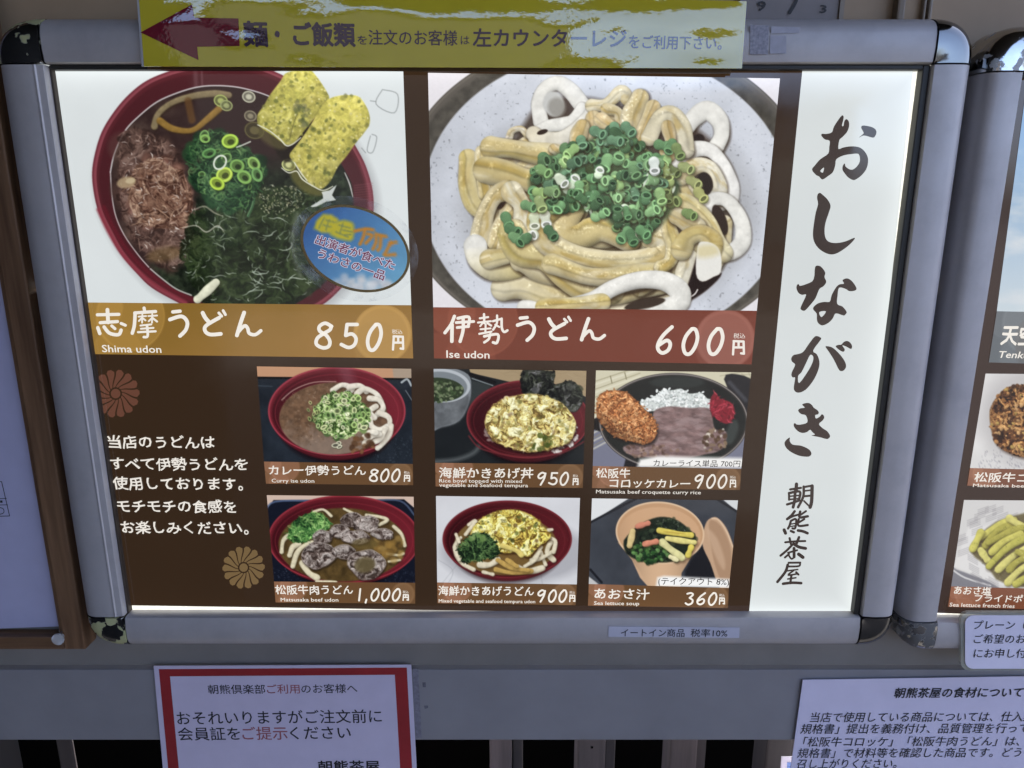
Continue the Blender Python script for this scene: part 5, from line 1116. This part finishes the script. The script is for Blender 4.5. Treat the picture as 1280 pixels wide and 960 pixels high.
# ------------------------------------------------------------------ things stuck on the boards
def paper_mat(name, c, rough=.55, ior=1.45): return flat_mat(name, c, rough, .04, 40, ior)
PAPER = paper_mat('white_paper', (.59, .53, .66)); TXT = flat_mat('black_print', (.018, .018, .022), .6, .1, 20); RED = flat_mat('red_print', (.30, .018, .022), .55, .12, 30); REDTX = flat_mat('red_lettering', (.34, .10, .11), .6)

def sheet(name, pts, y, th, mat, parent):
    """Paper or card: outline in photo pixels at its front, with a real thickness behind."""
    f = [P(u, v, y) for u, v in pts]; n = len(f); vs = f + [(x, y + th, z) for x, _, z in f]
    fs = [tuple(range(n)), tuple(range(2 * n - 1, n - 1, -1))] + [(i, n + i, n + (i + 1) % n, (i + 1) % n) for i in range(n)]
    bm = bmesh.new(); V = [bm.verts.new(v) for v in vs]
    for q in fs: bm.faces.new([V[i] for i in q])
    return link(name, mesh_of(bm), mat, parent)

# oval sticker in clear film
st = thing('oval_sticker', 'blue oval sticker with a gold rim and Japanese lettering on the menu cover', 'sticker', P(444, 311, -.003))
el = lambda cx, cy, a, b, rot, n=64: [(cx + a * math.cos(t) * math.cos(rot) - b * math.sin(t) * math.sin(rot), cy + a * math.cos(t) * math.sin(rot) + b * math.sin(t) * math.cos(rot)) for t in np.linspace(0, 2 * math.pi, n + 1)[:-1]]
m, n, l, bb = nt('clear_film'); bb.inputs['Base Color'].default_value = (.8, .82, .8, 1); bb.inputs['Alpha'].default_value = .14; bb.inputs['Roughness'].default_value = .12
fz = noise(n, l, 60, 4); bump(n, l, bb, fz, .5, .004); l.new(ramp(n, l, fz, [(.5, (.06,) * 3), (.66, (.34,) * 3)]), bb.inputs['Alpha'])
shapes('clear_film', [[el(443, 311, 82, 64, .34)]], -.0022, m, st, 0)
shapes('gold_rim', [[el(444, 310.7, 71, 51.5, .40), el(444, 310.7, 67.6, 48.2, .40)]], -.0030, flat_mat('gold_foil', (.30, .22, .10), .35, .2, 60, metal=.6), st, 0)
def oval_print(name, can, cx, cy, a, b, rot, y, mat, parent, rings=44, seg=110):
    pts = [(cx, cy)]; fs = []
    for i in range(1, rings + 1): pts += el(cx, cy, a * i / rings, b * i / rings, rot, seg)
    for k in range(seg): fs.append((0, 1 + k, 1 + (k + 1) % seg))
    for i in range(rings - 1):
        for k in range(seg): p, q = 1 + i * seg, 1 + (i + 1) * seg; fs.append((p + k, q + k, q + (k + 1) % seg, p + (k + 1) % seg))
    U = np.array([p[0] for p in pts]); V = np.array([p[1] for p in pts]); o = raw(name, Parr(U, V, y), fs, mat, parent)
    xi = np.clip(((U - can.u0) * can.S).astype(int), 0, can.W - 1); yi = np.clip(((V - can.v0) * can.S).astype(int), 0, can.H - 1)
    at = o.data.color_attributes.new('Col', 'FLOAT_COLOR', 'POINT'); at.data.foreach_set('color', np.concatenate([lin(can.im[yi, xi]), np.ones((len(U), 1))], 1).astype(np.float32).ravel()); return o
fc = oval_print('printed_face', art_sticker(), 444, 310.7, 67.8, 48.4, .40, -.0028, photo_mat(.74), st)
STX = backlit((104, 48, 74)); SOUT = backlit((188, 188, 206))
for s, a, e, h in (('出演者が食べた', (393, 304.5), (491.5, 338), 12.5), ('うわさの一品', (396, 322), (479, 351), 12.5)):
    for w_, m_, yy in ((.07, SOUT, -.0031), (.012, STX, -.0033)):
        ang = math.atan2(e[1] - a[1], e[0] - a[0]); v, f, dz = glyphs(s, w_); x0, x1 = v[:, 0].min() + (w_ if w_ > .05 else 0), v[:, 0].max() - (w_ if w_ > .05 else 0)
        tt = (v[:, 0] - x0) / (x1 - x0); up = (v[:, 1] + .083) / .931 * h
        co = Parr(a[0] + tt * (e[0] - a[0]) + up * math.sin(ang), a[1] + tt * (e[1] - a[1]) - up * math.cos(ang), yy); co[:, 1] += dz
        me = bpy.data.meshes.new('m'); me.from_pydata(co.tolist(), [], f); link('lettering', me, m_, fc)

# laminated yellow direction notice
m, n, l, bb = nt('laminated_yellow'); f = noise(n, l, 6, 4)
l.new(ramp(n, l, f, [(.3, (.56, .47, .028)), (.7, (.63, .53, .038))]), bb.inputs['Base Color']); bb.inputs['Roughness'].default_value = .035; bb.inputs['IOR'].default_value = 2.0
def lam_bump(n, l, b):
    a_ = noise(n, l, 4.2, 2, stretch=(1, 1, 2.6)); c_ = noise(n, l, 90, 3)
    ad = n.new('ShaderNodeMath'); ad.operation = 'MULTIPLY_ADD'; l.new(c_, ad.inputs[0]); ad.inputs[1].default_value = .02; l.new(a_, ad.inputs[2])
    bump(n, l, b, ad.outputs[0], 1.0, .0058)
lam_bump(n, l, bb); LAM = m
def lam_ink(name, c):
    m, n, l, b = nt(name); b.inputs['Base Color'].default_value = (*c, 1); b.inputs['Roughness'].default_value = .035; b.inputs['IOR'].default_value = 1.9; lam_bump(n, l, b); return m
PUR = lam_ink('purple_ink', (.055, .03, .06)); MAR = lam_ink('maroon_ink', (.17, .008, .022))
yn = thing('direction_notice', 'yellow laminated strip notice with a maroon arrow taped across the top rail', 'notice', P(555, 84, -.019))
sheet('laminate_sheet', [(172.5, -16), (933.5, 1.5), (927.5, 85.5), (180, 83)], -.0185, .0009, LAM, yn)
sheet('clear_edge', [(170, -16), (172.4, -16), (179.8, 83), (177, 83)], -.0184, .0008, flat_mat('milky_laminate_edge', (.4, .4, .42), .2), yn)
quad('arrow', [(175.5, 40.5), (240, 5.5), (243, 22), (298, 23), (299.5, 57.5), (246.5, 58.5), (248, 75)], -.01875, MAR, yn)
for s, a, e, h, w_ in (('麺', (305, 57.5), (336, 57.8), 31, .035), ('・', (344.5, 57.5), (351, 57.5), 30, .03), ('ご飯類', (367, 57), (445, 58), 29, .035), ('を', (447, 56), (459, 56), 12, .01), ('注文のお客様', (461, 56), (572, 57), 19, .01), ('は', (576, 56), (587, 56), 12, .01), ('左カウンターレジ', (591, 58.5), (783, 59.5), 23, .022), ('をご利用下さい。', (786, 60.5), (902, 62.5), 17, .012)):
    text(s, a, e, h, -.0188, PUR, yn, w_)
# dark tape lip below it
sheet('tape_strip', [(184, 83.4), (913.5, 86.2), (913.5, 92), (184.5, 87)], -.0092, .0006, flat_mat('brown_tape', (.10, .062, .03), .35), tag(thing('tape', 'brown adhesive tape along the lower edge of the yellow notice', 'tape', P(550, 90, -.009))))

# remains of old labels on the top rail
tr_ = thing('label_remains', 'faint grey remains of peeled labels on the top rail', 'label', P(965, 52, -.0152))
RES = flat_mat('adhesive_film', (.40, .40, .47), .45, .10, 160); RES2 = flat_mat('adhesive_residue', (.30, .30, .36), .5, .35, 420)
quad('film_patch', [(963, 44), (983, 45), (983, 67), (962, 67)], -.01485, RES, tr_); quad('film_patch', [(964, 33), (1000, 34), (999, 41), (964, 42)], -.01486, RES, tr_); quad('residue', [(938, 31), (961, 32), (960, 68), (937, 68)], -.01484, RES2, tr_)

tb_ = thing('tape_residue', 'faint grey tape residue marks on the beam beside the member notice', 'tape residue', P(528, 865, .0215))
RESB = flat_mat('dull_tape_film', (.20, .19, .225), .35, .3, 240); RESC = flat_mat('dark_tape_glue', (.12, .115, .14), .5, .4, 300)
quad('film_patch', [(516, 836), (523, 836), (527, 922), (520, 922)], .0216, RESB, tb_); quad('residue', [(528, 853), (532, 853), (532.5, 859), (528.5, 859)], .0216, RESC, tb_); quad('residue', [(530, 882), (535, 882), (535, 885), (531, 886)], .0216, RESC, tb_)

# tax strip on the bottom rail
tx = thing('tax_label', 'narrow grey paper strip about eat-in tax on the bottom rail', 'label', P(842, 790, -.015))
sheet('strip', [(760.5, 783), (924.5, 784.5), (924, 797.5), (760.5, 796)], -.0150, .0003, flat_mat('grey_label_paper', (.53, .52, .60), .6), tx)
text('イートイン商品', (776, 795.8), (855.5, 796.2), 10, -.0153, TXT, tx, .004); text('税率10%', (863, 796), (909, 796.5), 10, -.0153, TXT, tx, .004)

# notices on the beam
YN = .0195
n1 = thing('member_notice', 'paper notice in a red border on the beam about showing the membership card', 'notice', P(355, 940, YN))
sheet('paper', [(192, 832.5), (514, 831), (527, 1080), (214.5, 1080)], YN, .0009, PAPER, n1)
quad('red_border', [(198.5, 836.5), (508.5, 834.5), (521.5, 1080), (221.5, 1080)], YN - .0002, RED, n1)
quad('inner_panel', [(212.5, 845.5), (493.5, 843.5), (507, 1080), (235, 1080)], YN - .0004, PAPER, n1)
YX = YN - .0006
text('朝熊倶楽部', (260.5, 867.5), (332, 867.2), 11.6, YX, TXT, n1, .006); text('ご利用', (334, 867.2), (375, 866.8), 11.6, YX, REDTX, n1, .006); text('のお客様へ', (377, 866.8), (447, 866.2), 11.6, YX, TXT, n1, .006)
text('おそれいりますがご注文前に', (222, 906.3), (477.5, 903.5), 17, YX, TXT, n1, .006); text('会員証を', (223.5, 925.8), (301, 925.2), 16.6, YX, TXT, n1, .006); text('ご提示', (303.5, 925.2), (360, 924.6), 16.6, YX, REDTX, n1, .006); text('ください', (363, 924.6), (439, 923.8), 16.6, YX, TXT, n1, .006)
text('朝熊茶屋', (398, 966), (475, 965.5), 15, YX, TXT, n1, .02)
PAPER2 = paper_mat('white_office_paper', (.69, .64, .78))
n2 = thing('ingredients_notice', 'white paper notice of black slanted lines about ingredients, on the beam', 'notice', P(1140, 900, YN))
sheet('paper', [(1003.5, 850), (1345, 844.5), (1330, 1080), (972, 1080)], YN - .001, .0009, PAPER2, n2); YX = YN - .0014
def pt(s, u0, v0, pitch, h, dv=-.004, w=.004, slant=.12, mat=TXT, par=n2, y=None):
    # characters of equal pitch, running on past the picture edge
    text(s, (u0, v0), (u0 + pitch * len(s) - 1, v0 + dv * pitch * len(s)), h, YX if y is None else y, mat, par, w, False, slant)
pt('朝熊茶屋の食材について', 1116.5, 872.5, 14.7, 12.6, -.006, .022)
pt('当店で使用している商品については、仕入業者', 1012, 903, 14.0, 12.6); pt('規格書」提出を義務付け、品質管理を行っており', 1000, 917.5, 14.2, 12.6)
pt('「松阪牛コロッケ」「松阪牛肉うどん」は、業者より', 1003, 933.5, 14.0, 12.2); pt('規格書」で材料等を確認した商品です。どうぞお', 996, 947.6, 14.1, 12.2); pt('召し上がりください。', 995, 961, 12.6, 12.2)
# rounded acrylic label
n3 = thing('option_label', 'rounded white card in a clear acrylic holder about plain or salted, under the side menu', 'label', P(1245, 804, -.018))
def rr(x0, y0, x1, y1, r, lean=0.0):
    out = []
    for cx, cy, a0 in ((x1 - r, y0 + r, -90), (x1 - r, y1 - r, 0), (x0 + r, y1 - r, 90), (x0 + r, y0 + r, 180)):
        for k in range(7): a = R(a0 + 15 * k); out.append((cx + r * math.cos(a), cy + r * math.sin(a)))
    return out
m, n, l, bb = nt('clear_acrylic'); bb.inputs['Base Color'].default_value = (.55, .55, .45, 1); bb.inputs['Roughness'].default_value = .08; bb.inputs['Alpha'].default_value = .45
sheet('acrylic_plate', rr(1201, 765.5, 1345, 838, 10), -.0165, .004, m, n3); sheet('card', rr(1206.5, 769.5, 1345, 836, 10), -.0176, .0009, paper_mat('white_card', (.79, .75, .88), .4), n3)
for s, v in (('プレーン（塩）を', 787), ('ご希望のお客様は', 804.5), ('にお申し付け下さ', 822.5)): pt(s, 1216.5, v, 13.2, 11.6, 0, .006, 0, TXT, n3, -.0179)

# wood framed notice board beside the light box
wb = thing('notice_board', 'wood framed notice board holding a lavender white paper sheet', 'notice board', P(40, 800, .02))
WOOD = wood('brown_frame_wood', (.10, .048, .022), (.24, .13, .066), (22, 22, 1.4), .5); WOODH = wood('brown_frame_wood_rail', (.10, .048, .022), (.24, .13, .066), (1.4, 22, 22), .5)
xr_, zbw = P(107, 811, .004)[0], P(60, 812, .004)[2]; xi_ = P(80, 760, .012)[0]
box('frame_side', xi_ - .0015, xr_, .004, .027, zbw, 1.78, WOOD, wb, .0018); box('frame_inner_bead', xi_ - .0075, xi_ - .0018, .0085, .027, zbw + .0165, 1.78, WOOD, wb, .001)
box('frame_bottom', -1.0, xi_ - .0018, .004, .027, zbw, zbw + .016, WOODH, wb, .0018); box('backing', -1.0, xi_ - .002, .02, .027, zbw + .016, 1.78, flat_mat('grey_backing', (.16, .15, .14)), wb)
zp = P(40, 783, .015)[2]
pap = sheet('paper', [(85.5, 782.5), (-120, 790), (-160, -60), (-38, -60)], .0155, .0006, paper_mat('lavender_paper', (.46, .45, .62), .6), wb)
for p, w_ in (([(-30, 600), (2, 602), (12, 645)], .9), ([(-30, 646), (12, 645)], .9), ([(-30, 624), (8, 623)], .8), ([(-30, 632), (9.5, 631)], .8)): strokes('table_line', [(p, w_)] if len(p) == 2 else [(p[i:i + 2], w_) for i in (0, 1)], .0152, TXT, wb)
strokes('round_mark', [([(-2, 634), (4, 636), (4.5, 641), (-1, 643)], .9)], .0151, TXT, wb); quad('dark_mark', [(0, 625.5), (3, 625.5), (3.3, 628.5), (0, 628.5)], .0151, TXT, wb)
# clear push pin
m, n, l, bb = nt('clear_plastic'); bb.inputs['Base Color'].default_value = (.9, .9, .9, 1); bb.inputs['Roughness'].default_value = .05; bb.inputs['Transmission Weight'].default_value = .6
pc = P(82, 790, .012); pin = thing('push_pin', 'clear plastic push pin in the lower corner of the notice paper', 'push pin', pc)
def lathe(name, axis_y, prof_, c, mat, parent, n=24):
    vs, fs = [], []
    for r_, y_ in prof_: vs += [(c[0] + r_ * math.cos(2 * math.pi * k / n), y_, c[2] + r_ * math.sin(2 * math.pi * k / n)) for k in range(n)]
    for i in range(len(prof_) - 1):
        for k in range(n): fs.append((i * n + k, i * n + (k + 1) % n, (i + 1) * n + (k + 1) % n, (i + 1) * n + k))
    fs += [tuple(range(n))[::-1], tuple(range((len(prof_) - 1) * n, len(prof_) * n))]
    bm = bmesh.new(); V = [bm.verts.new(v) for v in vs]
    for q in fs: bm.faces.new([V[i] for i in q])
    o = link(name, mesh_of(bm), mat, parent); o.data.polygons.foreach_set('use_smooth', [True] * len(o.data.polygons)); o.modifiers.new('es', 'EDGE_SPLIT').split_angle = R(35); return o
lathe('grip', 0, [(.0080, .0145), (.0080, .0125), (.0042, .011), (.0036, .003), (.0054, .000), (.0068, -.0012), (.0068, -.0032), (.003, -.0045)], pc, m, pin); lathe('needle', 0, [(.0006, .0148), (.0006, .022)], pc, flat_mat('steel', (.5, .5, .5), .3, metal=1.0), pin, 8)
# small leaflet seen below the beam
lf = thing('leaflet', 'small white leaflet with a blue patch standing below the beam', 'leaflet', P(985, 955, .1))
sheet('sheet', [(977, 946), (1040, 946), (1036, 1040), (970, 1040)], .10, .001, flat_mat('leaflet_paper', (.34, .35, .38), .6), lf); quad('blue_patch', [(984, 953), (1036, 952), (1032, 1040), (980, 1040)], .0995, flat_mat('blue_print', (.07, .14, .30), .5), lf)
